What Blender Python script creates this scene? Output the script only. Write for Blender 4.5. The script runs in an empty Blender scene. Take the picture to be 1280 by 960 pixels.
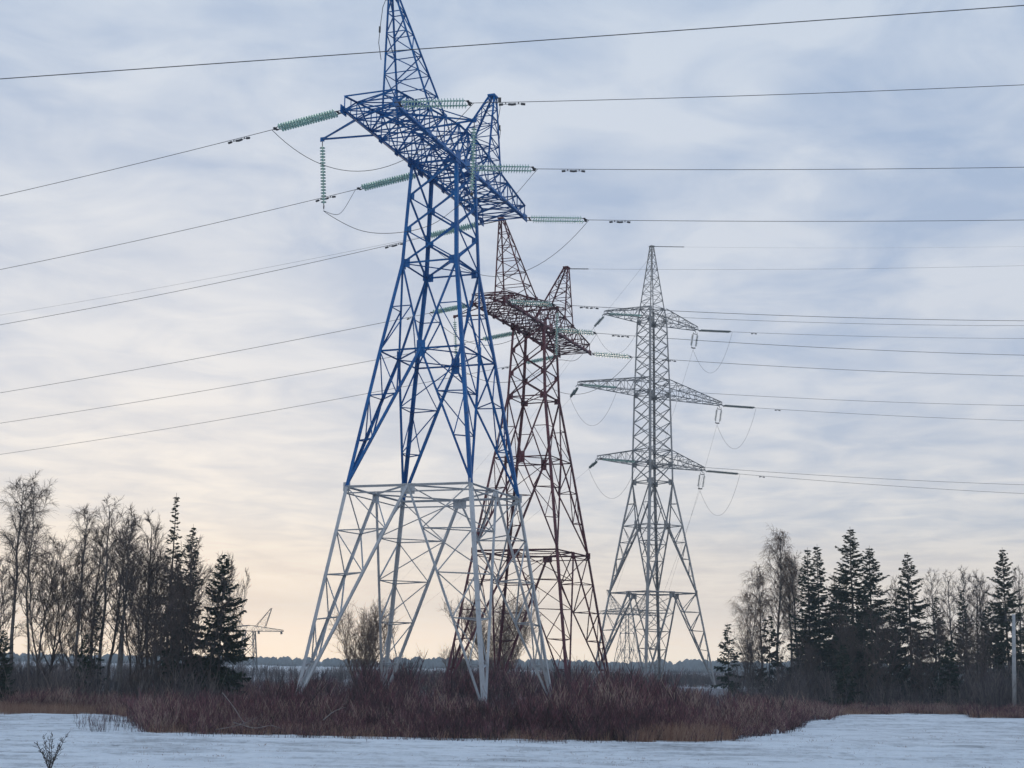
import bpy, math, random
import numpy as np
from mathutils import Vector, Matrix

random.seed(7)
R = math.radians
sc = bpy.context.scene
COL = sc.collection

# ------------------------------------------------------------------ camera
FPX, PITCH, ROLL, CAMZ = 1758.3, 0.1965, 0.0171, 3.2
cam = bpy.data.cameras.new('camera')
cam.sensor_width = 36.0
cam.lens = 36.0 * FPX / 1280.0
cam.clip_start, cam.clip_end = 0.5, 20000.0
camo = bpy.data.objects.new('camera', cam)
CAMR = Matrix.Rotation(math.pi / 2 + PITCH, 3, 'X') @ Matrix.Rotation(ROLL, 3, 'Z')
camo.matrix_world = Matrix.Translation((0, 0, CAMZ)) @ CAMR.to_4x4()
COL.objects.link(camo)
sc.camera = camo
sc.render.resolution_x, sc.render.resolution_y = 1024, 768
_CR = np.array(CAMR)


def proj(P):
    P = np.atleast_2d(np.asarray(P, float)) - np.array([0, 0, CAMZ])
    q = P @ _CR
    return np.c_[640 + FPX * q[:, 0] / -q[:, 2], 480 - FPX * q[:, 1] / -q[:, 2]]


def ray(px, py):
    d = _CR @ np.array([(px - 640) / FPX, -(py - 480) / FPX, -1.0])
    return d


def at(px, py, Y):
    d = ray(px, py)
    return np.array([0, 0, CAMZ]) + d * (Y / d[1])


def on_ground(px, py, z=0.0):
    d = ray(px, py)
    return np.array([0, 0, CAMZ]) + d * ((z - CAMZ) / d[2])


# ------------------------------------------------------------------ view, sun, sky
vs = sc.view_settings
vs.view_transform, vs.look, vs.exposure, vs.gamma = 'Standard', 'None', 0.18, 1.0
vs.use_curve_mapping = False
SUN_EL, SUN_AZ = R(9), R(-14)          # low, ahead and a little left, veiled by cloud
sl = bpy.data.lights.new('sun', 'SUN')
sl.energy, sl.angle, sl.color = 0.5, R(20), (1.0, 0.86, 0.72)
so = bpy.data.objects.new('sun', sl)
sd = Vector((math.sin(SUN_AZ) * math.cos(SUN_EL), math.cos(SUN_AZ) * math.cos(SUN_EL), math.sin(SUN_EL)))
so.rotation_euler = sd.to_track_quat('Z', 'Y').to_euler()
COL.objects.link(so)


class NT:
    def __init__(self, tree):
        self.t = tree

    def n(self, kind, **kw):
        nd = self.t.nodes.new(kind)
        for k, v in kw.items():
            if k.startswith('i_'):
                key = k[2:]
                key = int(key) if key.isdigit() else key.replace('_', ' ')
                nd.inputs[key].default_value = v
            else:
                setattr(nd, k, v)
        return nd

    def l(self, a, b):
        self.t.links.new(a, b)

    def math(self, op, a, b=None, c=None, clamp=False):
        nd = self.t.nodes.new('ShaderNodeMath')
        nd.operation, nd.use_clamp = op, clamp
        for i, v in enumerate((a, b, c)):
            if v is None:
                continue
            if isinstance(v, (int, float)):
                nd.inputs[i].default_value = v
            else:
                self.l(v, nd.inputs[i])
        return nd.outputs[0]

    def ramp(self, fac, stops, interp='LINEAR'):
        nd = self.t.nodes.new('ShaderNodeValToRGB')
        cr = nd.color_ramp
        cr.interpolation = interp
        while len(cr.elements) < len(stops):
            cr.elements.new(0.5)
        for e, (p, c) in zip(cr.elements, stops):
            e.position, e.color = p, (*c, 1)
        self.l(fac, nd.inputs[0])
        return nd.outputs[0]

    def mix(self, fac, a, b):
        nd = self.t.nodes.new('ShaderNodeMix')
        nd.data_type = 'RGBA'
        for s, v in ((0, fac), (6, a), (7, b)):
            if isinstance(v, (int, float)):
                nd.inputs[s].default_value = v
            elif isinstance(v, tuple):
                nd.inputs[s].default_value = (*v, 1)
            else:
                self.l(v, nd.inputs[s])
        return nd.outputs[2]


def lin(r, g, b):
    return tuple(((c / 255) / 12.92 if c <= 10 else ((c / 255 + 0.055) / 1.055) ** 2.4) for c in (r, g, b))


world = bpy.data.worlds.new('World')
sc.world = world
world.use_nodes = True
wt = world.node_tree
wt.nodes.clear()
N = NT(wt)
wo = N.n('ShaderNodeOutputWorld')
bg = N.n('ShaderNodeBackground')
SKY_STRENGTH = 0.1
bg.inputs['Strength'].default_value = SKY_STRENGTH
sky = N.n('ShaderNodeTexSky', sky_type='NISHITA', sun_disc=False, sun_elevation=SUN_EL, sun_rotation=SUN_AZ)
tc = N.n('ShaderNodeTexCoord')
sep = N.n('ShaderNodeSeparateXYZ')
N.l(tc.outputs['Generated'], sep.inputs[0])
el = N.math('ARCSINE', N.math('MAXIMUM', N.math('MINIMUM', sep.outputs[2], 1.0), -1.0))
eld = N.math('MULTIPLY', el, 180 / math.pi)
# cloud deck: a flat layer seen in perspective
den = N.math('ADD', N.math('MAXIMUM', sep.outputs[2], 0.0), 0.065)
cx = N.math('DIVIDE', sep.outputs[0], den)
cy = N.math('DIVIDE', sep.outputs[1], den)
cv = N.n('ShaderNodeCombineXYZ')
N.l(cx, cv.inputs[0]); N.l(cy, cv.inputs[1])


def cloud_noise(scale, detail, rough, sx=1.0, sy=1.0, off=(0, 0, 0), dist=0.3):
    mp = N.n('ShaderNodeMapping')
    mp.inputs['Scale'].default_value = (sx, sy, 1)
    mp.inputs['Location'].default_value = off
    N.l(cv.outputs[0], mp.inputs[0])
    nz = N.n('ShaderNodeTexNoise', i_Scale=scale, i_Detail=detail, i_Roughness=rough, i_Distortion=dist)
    N.l(mp.outputs[0], nz.inputs['Vector'])
    return nz.outputs[0]


n1 = cloud_noise(1.6, 5, 0.52, 1.25, 0.85, (3.1, 1.7, 0), 0.5)
n2 = cloud_noise(3.4, 6, 0.55, 1.0, 0.95, (7.3, 2.2, 0), 0.8)
n3 = cloud_noise(9.0, 5, 0.55, 0.8, 1.0, (1.3, 5.2, 0), 0.5)
nn = N.math('ADD', N.math('ADD', N.math('MULTIPLY', n1, 0.50), N.math('MULTIPLY', n2, 0.42)), N.math('MULTIPLY', n3, 0.08))
fac = N.math('SMOOTH_MIN', N.math('MULTIPLY', N.math('SUBTRACT', nn, 0.40), 1 / 0.19, clamp=True), 1.0, 0.1)
e01 = N.math('DIVIDE', eld, 40.0, clamp=True)
K = 1.0 / SKY_STRENGTH


def kc(c, g=1.0):
    return tuple(v * K * g for v in lin(*c))


# two cloud tones at each elevation: the thick blue-grey underside and the thin, lighter veil
def ramp_scaled(stops):
    r = N.ramp(e01, [(p, lin(*c)) for p, c in stops])
    vm = N.n('ShaderNodeVectorMath', operation='SCALE')
    # the sky is brightest close to the horizon, where the low sun stands behind the deck
    gain = N.ramp(e01, [(0.0, (1, 1, 1)), (0.12, (0, 0, 0))], 'EASE')
    N.l(N.math('MULTIPLY', N.math('MULTIPLY_ADD', gain, 0.55, 1.0), K), vm.inputs[3])
    N.l(r, vm.inputs[0])
    return vm.outputs[0]


thick = ramp_scaled([(0.0, (255, 238, 213)), (0.03, (255, 236, 216)), (0.075, (234, 222, 212)), (0.14, (197, 202, 213)),
                     (0.28, (175, 188, 210)), (0.60, (160, 179, 207)), (1.0, (142, 168, 202))])
thin = ramp_scaled([(0.0, (255, 241, 218)), (0.03, (255, 242, 224)), (0.075, (250, 238, 224)), (0.14, (231, 228, 227)),
                    (0.28, (210, 214, 223)), (0.60, (202, 211, 224)), (1.0, (178, 197, 219))])
cloud = N.mix(fac, thick, thin)
# a bright opening low on the left, where the sun stands behind the deck
sv = N.n('ShaderNodeVectorMath', operation='DOT_PRODUCT')
N.l(tc.outputs['Generated'], sv.inputs[0])
sv.inputs[1].default_value = tuple(sd)
gl = N.math('POWER', N.math('MAXIMUM', sv.outputs['Value'], 0.0), 60.0)
glow = N.mix(N.math('MULTIPLY', gl, 0.10), cloud, kc((255, 246, 226), 1.12))
final = N.mix(0.06, glow, sky.outputs[0])
N.l(final, bg.inputs['Color'])
N.l(bg.outputs[0], wo.inputs['Surface'])


# ------------------------------------------------------------------ helpers
def tag(o, label=None, cat=None, group=None, kind=None):
    for k, v in (('label', label), ('category', cat), ('group', group), ('kind', kind)):
        if v:
            o[k] = v
    return o


def empty(name, loc=(0, 0, 0), rz=0.0):
    o = bpy.data.objects.new(name, None)
    o.empty_display_size = 0.5
    o.location, o.rotation_euler = loc, (0, 0, rz)
    COL.objects.link(o)
    return o


def link_mesh(name, V, F, mat, parent=None, smooth=False, attr=None):
    me = bpy.data.meshes.new(name)
    V = np.asarray(V, np.float32)
    if isinstance(F, np.ndarray):
        m, k = F.shape
        me.vertices.add(len(V)); me.vertices.foreach_set('co', V.ravel())
        me.loops.add(m * k); me.loops.foreach_set('vertex_index', F.astype(np.int32).ravel())
        me.polygons.add(m)
        me.polygons.foreach_set('loop_start', np.arange(0, m * k, k, dtype=np.int32))
        if smooth:
            me.polygons.foreach_set('use_smooth', np.ones(m, bool))
        me.update(calc_edges=True)
    else:
        me.from_pydata(V.tolist(), [], F)
        if smooth:
            me.polygons.foreach_set('use_smooth', np.ones(len(F), bool))
        me.update()
    if attr is not None:
        a = me.attributes.new('tone', 'FLOAT', 'POINT')
        a.data.foreach_set('value', np.asarray(attr, np.float32))
    me.materials.append(mat)
    o = bpy.data.objects.new(name, me)
    COL.objects.link(o)
    if parent is not None:
        o.parent = parent
    return o


class MB:
    """collects angle-iron members, boxes, plates and tubes; build() links them as one mesh object"""

    def __init__(self):
        self.V, self.F = [], []

    def angle(self, p, q, s, ref=None, t=None):
        p, q = np.asarray(p, float), np.asarray(q, float)
        d = q - p
        L = np.linalg.norm(d)
        if L < 1e-4:
            return
        d /= L
        r = np.array([0.31, 0.22, 0.92]) if ref is None else np.asarray(ref, float)
        a = r - d * (r @ d)
        if np.linalg.norm(a) < 1e-3:
            r = np.array([1.0, 0.3, 0.1]); a = r - d * (r @ d)
        a /= np.linalg.norm(a)
        b = np.cross(d, a)
        a, b = (a + b) / math.sqrt(2), (a - b) / math.sqrt(2)
        t = t or max(0.13 * s, 0.012)
        prof = [(0, 0), (s, 0), (s, t), (t, t), (t, s), (0, s)]
        o = len(self.V)
        for base in (p, q):
            for x, y in prof:
                self.V.append(base + a * (x - s * .35) + b * (y - s * .35))
        for i in range(6):
            j = (i + 1) % 6
            self.F.append((o + i, o + j, o + 6 + j, o + 6 + i))
        self.F += [(o + 3, o + 2, o + 1, o), (o + 5, o + 4, o + 3, o), (o + 6, o + 7, o + 8, o + 9), (o + 6, o + 9, o + 10, o + 11)]

    def box(self, c, ax, ay, az):
        c = np.asarray(c, float)
        o = len(self.V)
        for k in (-1, 1):
            for j in (-1, 1):
                for i in (-1, 1):
                    self.V.append(c + np.asarray(ax) * i + np.asarray(ay) * j + np.asarray(az) * k)
        self.F += [tuple(o + v for v in f) for f in
                   ((0, 2, 3, 1), (4, 5, 7, 6), (0, 1, 5, 4), (2, 6, 7, 3), (0, 4, 6, 2), (1, 3, 7, 5))]

    def tube(self, pts, rad, n=5, cap=True):
        pts = np.asarray(pts, float)
        m = len(pts)
        rad = np.broadcast_to(np.asarray(rad, float), (m,))
        T = np.gradient(pts, axis=0)
        T /= np.linalg.norm(T, axis=1)[:, None] + 1e-12
        ref = np.array([0.0, 0.0, 1.0]) if abs(T[0, 2]) < 0.9 else np.array([1.0, 0.0, 0.0])
        o = len(self.V)
        ang = np.arange(n) * 2 * math.pi / n
        for i in range(m):
            a = np.cross(T[i], ref); a /= np.linalg.norm(a) + 1e-12
            b = np.cross(T[i], a)
            for w in ang:
                self.V.append(pts[i] + rad[i] * (math.cos(w) * a + math.sin(w) * b))
        for i in range(m - 1):
            for j in range(n):
                k = (j + 1) % n
                self.F.append((o + i * n + j, o + i * n + k, o + (i + 1) * n + k, o + (i + 1) * n + j))
        if cap:
            self.F.append(tuple(o + j for j in reversed(range(n))))
            self.F.append(tuple(o + (m - 1) * n + j for j in range(n)))

    def lathe(self, p, d, prof, n=10):
        """profile (distance along d, radius) turned about d"""
        p, d = np.asarray(p, float), np.asarray(d, float)
        d = d / np.linalg.norm(d)
        ref = np.array([0.0, 0.0, 1.0]) if abs(d[2]) < 0.9 else np.array([1.0, 0.0, 0.0])
        a = np.cross(d, ref); a /= np.linalg.norm(a)
        b = np.cross(d, a)
        o = len(self.V)
        for z, r in prof:
            for k in range(n):
                w = 2 * math.pi * k / n
                self.V.append(p + d * z + r * (math.cos(w) * a + math.sin(w) * b))
        for i in range(len(prof) - 1):
            for j in range(n):
                k = (j + 1) % n
                self.F.append((o + i * n + j, o + i * n + k, o + (i + 1) * n + k, o + (i + 1) * n + j))

    def build(self, name, mat, parent=None, smooth=False):
        return link_mesh(name, self.V, self.F, mat, parent, smooth)


# ------------------------------------------------------------------ materials
def mat(name):
    m = bpy.data.materials.new(name)
    m.use_nodes = True
    n = NT(m.node_tree)
    return m, n, m.node_tree.nodes['Principled BSDF']


def paint(name, c1, c2, rough=0.5, metal=0.0, scale=0.6, rust=None, spec=0.4):
    m, n, b = mat(name)
    t = n.n('ShaderNodeTexCoord')
    nz = n.n('ShaderNodeTexNoise', i_Scale=scale, i_Detail=6, i_Roughness=0.65)
    n.l(t.outputs['Object'], nz.inputs['Vector'])
    col = n.ramp(nz.outputs[0], [(0.35, c1), (0.65, c2)])
    if rust:
        nr = n.n('ShaderNodeTexNoise', i_Scale=scale * 4.3, i_Detail=4, i_Roughness=0.7)
        n.l(t.outputs['Object'], nr.inputs['Vector'])
        col = n.mix(n.math('MULTIPLY', n.math('SUBTRACT', nr.outputs[0], 0.6), 5.0, clamp=True), col, rust)
    n.l(col, b.inputs['Base Color'])
    b.inputs['Roughness'].default_value = rough
    b.inputs['Metallic'].default_value = metal
    b.inputs['Specular IOR Level'].default_value = spec
    return m


M_BLUE = paint('blue_paint', (0.002, 0.075, 0.27), (0.006, 0.135, 0.40), 0.45, rust=(0.035, 0.045, 0.085), spec=0.25)
M_GREY = paint('grey_paint', (0.37, 0.405, 0.445), (0.51, 0.545, 0.58), 0.55, rust=(0.20, 0.17, 0.16))
M_MAROON = paint('maroon_paint', (0.070, 0.014, 0.026), (0.135, 0.028, 0.042), 0.6, rust=(0.13, 0.045, 0.03))
M_STEEL = paint('galvanised_steel', (0.22, 0.225, 0.23), (0.33, 0.333, 0.336), 0.55, metal=0.1, rust=(0.14, 0.12, 0.12))
M_FARSTEEL = paint('weathered_steel', (0.045, 0.045, 0.05), (0.08, 0.075, 0.075), 0.6)
M_WIRE = paint('aluminium_wire', (0.035, 0.037, 0.042), (0.05, 0.052, 0.058), 0.55)
M_FIT = paint('dark_fitting', (0.03, 0.03, 0.035), (0.06, 0.06, 0.065), 0.5)
M_CONC = paint('concrete', (0.33, 0.34, 0.35), (0.46, 0.47, 0.48), 0.85, scale=3)
M_WOOD = paint('tarred_wood', (0.035, 0.03, 0.028), (0.07, 0.058, 0.05), 0.85, scale=3)

m, n, b = mat('green_glass')
M_GLASS = m
b.inputs['Base Color'].default_value = (0.50, 0.72, 0.66, 1)
b.inputs['Roughness'].default_value = 0.12
b.inputs['Transmission Weight'].default_value = 0.45
b.inputs['IOR'].default_value = 1.5

m, n, b = mat('dark_glass')
M_GLASS2 = m
b.inputs['Base Color'].default_value = (0.085, 0.125, 0.125, 1)
b.inputs['Roughness'].default_value = 0.25


def toned(name, stops, rough=0.85, noise=None):
    m, n, b = mat(name)
    a = n.n('ShaderNodeAttribute', attribute_name='tone')
    c = n.ramp(a.outputs['Fac'], stops)
    n.l(c, b.inputs['Base Color'])
    b.inputs['Roughness'].default_value = rough
    b.inputs['Specular IOR Level'].default_value = 0.15
    return m


M_WILLOW = toned('willow_bark', [(0.0, (0.040, 0.032, 0.035)), (0.25, (0.090, 0.066, 0.066)), (0.42, (0.135, 0.052, 0.066)), (0.62, (0.215, 0.088, 0.112)),
                                 (0.82, (0.29, 0.165, 0.17)), (1.0, (0.44, 0.34, 0.28))])
M_UNDER = toned('brush_bark', [(0.0, (0.06, 0.055, 0.062)), (0.5, (0.12, 0.105, 0.108)), (1.0, (0.24, 0.20, 0.185))])
M_GRASS = toned('dry_grass', [(0.0, (0.20, 0.105, 0.08)), (0.5, (0.34, 0.205, 0.15)), (1.0, (0.52, 0.385, 0.29))])
M_NEEDLE = toned('spruce_needles', [(0.0, (0.016, 0.028, 0.019)), (0.5, (0.030, 0.046, 0.029)), (1.0, (0.060, 0.074, 0.042))], 0.7)
M_TWIG = toned('bare_twigs', [(0.0, (0.07, 0.056, 0.054)), (0.5, (0.115, 0.09, 0.082)), (1.0, (0.18, 0.14, 0.115))])
M_TWIGPALE = toned('pale_twigs', [(0.0, (0.14, 0.095, 0.07)), (0.5, (0.19, 0.13, 0.095)), (1.0, (0.26, 0.18, 0.13))])
M_BARK = paint('tree_bark', (0.045, 0.040, 0.040), (0.10, 0.086, 0.078), 0.9, scale=2)
M_BIRCH = paint('birch_bark', (0.075, 0.068, 0.065), (0.22, 0.205, 0.195), 0.85, scale=1.6)
M_DEAD = paint('bleached_wood', (0.12, 0.10, 0.095), (0.20, 0.175, 0.165), 0.9, scale=3)
M_SNOWLUMP = paint('snow', (0.70, 0.74, 0.80), (0.80, 0.83, 0.87), 0.8, scale=2)

# ------------------------------------------------------------------ ground
EDGE = [(-900, 893), (-40, 893), (140, 893), (158, 897), (172, 910), (188, 917), (300, 920), (450, 925), (700, 930), (870, 929), (945, 924),
        (980, 916), (1002, 909), (1008, 902), (1034, 900), (1044, 895), (1064, 893), (1205, 893), (1214, 898), (1290, 899), (2400, 899)]
_ex, _ey = zip(*EDGE)


def edge_at(px):
    px = np.asarray(px, float)
    return np.interp(px, _ex, _ey) + 1.1 * np.sin(px * 0.11) + 0.9 * np.sin(px * 0.37 + 1)


# the thicket's outline on the ground, as real-world points
_EG = np.array([on_ground(x, y)[:2] for x, y in EDGE])
_az = _EG[:, 0] / _EG[:, 1]


def beyond_edge(X, Y):
    """metres by which a ground point lies behind the front edge of the thicket"""
    a = X / np.maximum(Y, 1.0)
    w = np.interp(a, _az, _EG[:, 1]) + 0.7 * np.sin(a * 190) + 0.5 * np.sin(a * 430 + 1)
    return Y - w


def gz(x, y):
    x, y = np.asarray(x, float), np.asarray(y, float)
    far = np.clip((y - 330) / 600.0, 0, 1)
    return -2.0 * far + 0.10 * np.sin(x * 0.05 + 1) * np.sin(y * 0.041) * np.clip(y / 100, 0, 1)


ys = np.concatenate([np.arange(-120, 30, 15.0), np.arange(30, 62, 0.16), np.arange(62, 130, 0.6), np.geomspace(130, 9000, 110)])
xs = np.concatenate([-np.geomspace(9000, 70, 44), np.arange(-66, 66.01, 0.75), np.geomspace(70, 9000, 44)])
GX, GY = np.meshgrid(xs, ys)
rng = np.random.default_rng(3)
near = (GY > 29) & (GY < 110)
fur = 0.065 * np.sin(GY * 5.2 + 0.9 * np.sin(GX * 0.13) + 0.05 * GX) + 0.02 * np.sin(GY * 2.1 + GX * 0.21)
GZ = gz(GX, GY) + np.where(near, fur + rng.normal(0, 0.022, GX.shape), 0)
nx, ny = len(xs), len(ys)
idx = np.arange(nx * ny).reshape(ny, nx)
F = np.stack([idx[:-1, :-1], idx[:-1, 1:], idx[1:, 1:], idx[1:, :-1]], -1).reshape(-1, 4)
be = beyond_edge(GX, GY)
mask = np.clip((be - .3) / 2.6, 0, 1) * np.clip((260 - GY) / 60, 0, 1) * (GY > 20)

m, n, b = mat('snowy_field')
t = n.n('ShaderNodeTexCoord')
a = n.n('ShaderNodeAttribute', attribute_name='tone')
mp = n.n('ShaderNodeMapping'); mp.inputs['Scale'].default_value = (0.22, 1.1, 1)
n.l(t.outputs['Object'], mp.inputs[0])
z1 = n.n('ShaderNodeTexNoise', i_Scale=1.0, i_Detail=8, i_Roughness=0.68, i_Distortion=0.4)
n.l(mp.outputs[0], z1.inputs['Vector'])
z2 = n.n('ShaderNodeTexNoise', i_Scale=0.05, i_Detail=4, i_Roughness=0.6)
n.l(t.outputs['Object'], z2.inputs['Vector'])
z3 = n.n('ShaderNodeTexNoise', i_Scale=3.4, i_Detail=5, i_Roughness=0.75)
n.l(t.outputs['Object'], z3.inputs['Vector'])
s = n.math('ADD', n.math('ADD', n.math('MULTIPLY', z1.outputs[0], 0.55), n.math('MULTIPLY', z2.outputs[0], 0.3)), n.math('MULTIPLY', z3.outputs[0], 0.30))
bare = n.math('MULTIPLY', n.math('SUBTRACT', s, 0.545), 6.0, clamp=True)
snow = n.ramp(z3.outputs[0], [(0.3, (0.74, 0.77, 0.80)), (0.7, (0.88, 0.895, 0.91))])
soil = n.ramp(z3.outputs[0], [(0.3, (0.10, 0.10, 0.11)), (0.7, (0.24, 0.24, 0.25))])
field = n.mix(n.math('MULTIPLY', bare, 0.78), snow, soil)
lit = n.ramp(z3.outputs[0], [(0.35, (0.05, 0.036, 0.034)), (0.50, (0.09, 0.065, 0.06)), (0.56, (0.34, 0.37, 0.42)), (0.66, (0.62, 0.67, 0.73))])
rag = n.math('MULTIPLY_ADD', n.math('ADD', a.outputs['Fac'], n.math('MULTIPLY', n.math('SUBTRACT', z3.outputs[0], 0.5), 2.2)), 3.0, -1.0, clamp=True)
rag = n.math('MULTIPLY', rag, n.math('GREATER_THAN', a.outputs['Fac'], 0.001))
mp4 = n.n('ShaderNodeMapping'); mp4.inputs['Scale'].default_value = (0.8, 2.0, 1)
n.l(t.outputs['Object'], mp4.inputs[0])
z4 = n.n('ShaderNodeTexNoise', i_Scale=1.9, i_Detail=3, i_Roughness=0.6)
n.l(mp4.outputs[0], z4.inputs['Vector'])
fleck = n.math('MULTIPLY', n.math('MULTIPLY', n.math('SUBTRACT', z4.outputs[0], 0.62), 12.0, clamp=True), n.math('MULTIPLY', n.math('SUBTRACT', z2.outputs[0], 0.38), 4.0, clamp=True))
field = n.mix(n.math('MULTIPLY', fleck, 0.75), field, soil)
n.l(n.mix(rag, field, lit), b.inputs['Base Color'])
b.inputs['Roughness'].default_value = 0.9
b.inputs['Specular IOR Level'].default_value = 0.1
bp = n.n('ShaderNodeBump', i_Strength=1.0, i_Distance=0.12)
n.l(z1.outputs[0], bp.inputs['Height'])
n.l(bp.outputs[0], b.inputs['Normal'])
g = link_mesh('ground', np.stack([GX, GY, GZ], -1).reshape(-1, 3), F, m, smooth=True, attr=mask.ravel())
tag(g, kind='structure')

# ------------------------------------------------------------------ haze
hz = MB()
hz.box((0, 780, 36.0), (2600, 0, 0), (0, 1080, 0), (0, 0, 40.0))
m = bpy.data.materials.new('haze')
m.use_nodes = True
m.node_tree.nodes.clear()
n = NT(m.node_tree)
o_ = n.n('ShaderNodeOutputMaterial')
pv = n.n('ShaderNodeVolumePrincipled', i_Density=0.00048, i_Anisotropy=0.0)
pv.inputs['Color'].default_value = (0.74, 0.87, 0.97, 1)
n.l(pv.outputs[0], o_.inputs['Volume'])
h = hz.build('haze', m)
tag(h, kind='stuff')

# ------------------------------------------------------------------ lattice towers
SG = {'A': (-1, -1), 'C': (1, -1), 'D': (1, 1), 'B': (-1, 1)}
RING = ['A', 'C', 'D', 'B']


def lerp(p, q, t):
    return np.asarray(p, float) * (1 - t) + np.asarray(q, float) * t


def cpt(k, w, h):
    return np.array([SG[k][0] * w, SG[k][1] * w, h], float)


def k_section(br, gus, w0, h0, w1, h1, n, s_leg, s_br, s_sec, legs_to, leg_mat, root, up=False, inner=True):
    """four legs with a K brace on every face; braces run from the mid-face node down (or up) to the corners"""
    for k in RING:
        lb = MB()
        lb.angle(cpt(k, w0, h0), cpt(k, w1, h1), s_leg, ref=(-SG[k][0], -SG[k][1], 0))
        legs_to.append(lb.build('leg', leg_mat))
    for i, k in enumerate(RING):
        nb = RING[(i + 1) % 4]
        pv_ = RING[(i - 1) % 4]
        P0, P1 = cpt(k, w0, h0), cpt(k, w1, h1)
        for other in (nb, pv_):
            if up:
                Ma = (cpt(k, w0, h0) + cpt(other, w0, h0)) / 2
                a, b_ = Ma, P1
            else:
                Ma = (cpt(k, w1, h1) + cpt(other, w1, h1)) / 2
                a, b_ = lerp(P0, P1, 0.02), Ma
            br.angle(a, b_, s_br)
            prev = None
            for j in range(1, n):
                tt = j / n
                L = lerp(P0, P1, tt)
                B = lerp(a, b_, tt)
                br.angle(L, B, s_sec)
                if up:
                    br.angle(lerp(P0, P1, (j - 1) / n), B, s_sec)
                else:
                    br.angle(lerp(P0, P1, min((j + 1) / n, 1.0)), B, s_sec)
                    if j > 1:
                        br.angle(L, lerp(a, b_, (j - 1) / n), s_sec * 0.8) if j == n - 1 else None
        if inner and not up:
            M1 = (cpt(k, w1, h1) + cpt(nb, w1, h1)) / 2
            M2 = (cpt(k, w1, h1) + cpt(pv_, w1, h1)) / 2
            f0 = lerp(P0, P1, 0.02)
            for j in range(1, n):
                br.angle(lerp(f0, M1, j / n), lerp(f0, M2, j / n), s_sec)
                br.angle(lerp(f0, M1, j / n), lerp(f0, M2, (j + 1) / n), s_sec)


def ring(mb, w, h, s, diamond=True, cross=False, s2=None):
    s2 = s2 or s * 0.75
    for i in range(4):
        a, b_ = RING[i], RING[(i + 1) % 4]
        mb.angle(cpt(a, w, h), cpt(b_, w, h), s)
    if diamond:
        ms = [(cpt(RING[i], w, h) + cpt(RING[(i + 1) % 4], w, h)) / 2 for i in range(4)]
        for i in range(4):
            mb.angle(ms[i], ms[(i + 1) % 4], s2)
    if cross:
        mb.angle(cpt('A', w, h), cpt('D', w, h), s2)
        mb.angle(cpt('B', w, h), cpt('C', w, h), s2)


def x_panels(mb, w0, h0, w1, h1, n, s1, s2, horiz=False):
    for i in range(4):
        a, b_ = RING[i], RING[(i + 1) % 4]
        for j in range(n):
            ta, tb = j / n, (j + 1) / n
            A0, A1 = lerp(cpt(a, w0, h0), cpt(a, w1, h1), ta), lerp(cpt(a, w0, h0), cpt(a, w1, h1), tb)
            B0, B1 = lerp(cpt(b_, w0, h0), cpt(b_, w1, h1), ta), lerp(cpt(b_, w0, h0), cpt(b_, w1, h1), tb)
            mb.angle(A0, B1, s1)
            mb.angle(A1, B0, s2)
            if horiz and j:
                mb.angle(A0, B0, s2)


def plate(mb, c, along, up, wd, ht, th=0.02):
    along = np.asarray(along, float) / np.linalg.norm(along)
    up = np.asarray(up, float) / np.linalg.norm(up)
    nn_ = np.cross(along, up)
    mb.box(c, along * wd / 2, up * ht / 2, nn_ * th / 2)


class Plates:
    """every plate becomes a part of its own"""

    def __init__(self, name, m, parent=None):
        self.name, self.m, self.parent, self.items = name, m, parent, []

    def box(self, *a):
        self.items.append(a)

    def flush(self, parent):
        for a in self.items:
            mb = MB()
            mb.box(*a)
            mb.build(self.name, self.m, parent)


def prism_box(mb, corners0, corners1, n, s_main, s_sec, main=True, skip=()):
    """tapering lattice of four chords between two quads, zigzag on every face"""
    for i in range(4):
        if main:
            mb.angle(corners0[i], corners1[i], s_main)
        j = (i + 1) % 4
        if i in skip:
            continue
        for k in range(n):
            a, c = k / n, (k + 1) / n
            p0, p1 = lerp(corners0[i], corners1[i], a), lerp(corners0[i], corners1[i], c)
            q0, q1 = lerp(corners0[j], corners1[j], a), lerp(corners0[j], corners1[j], c)
            if k % 2 == 0:
                mb.angle(p0, q1, s_sec)
            else:
                mb.angle(q0, p1, s_sec)
            mb.angle(p1, q1, s_sec)


ZO = 1.5
A_H = [0.0, 12.9955 + ZO, 22.3914 + ZO, 28.7491 + ZO, 36.0516 + ZO]
A_W = [6.516, 4.4218, 3.0273, 2.0315, 1.6996]
ARM_V, ARM_U = 12.0, 1.76
ARM_ST = [1.70, 4.1, 6.6, 8.2, 10.3, 12.0]


def top_h(v):
    v = abs(v)
    return A_H[4] + (2.55 if v <= 1.7 else 2.55 + (0.95 - 2.55) * (v - 1.7) / (12.0 - 1.7))


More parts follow.
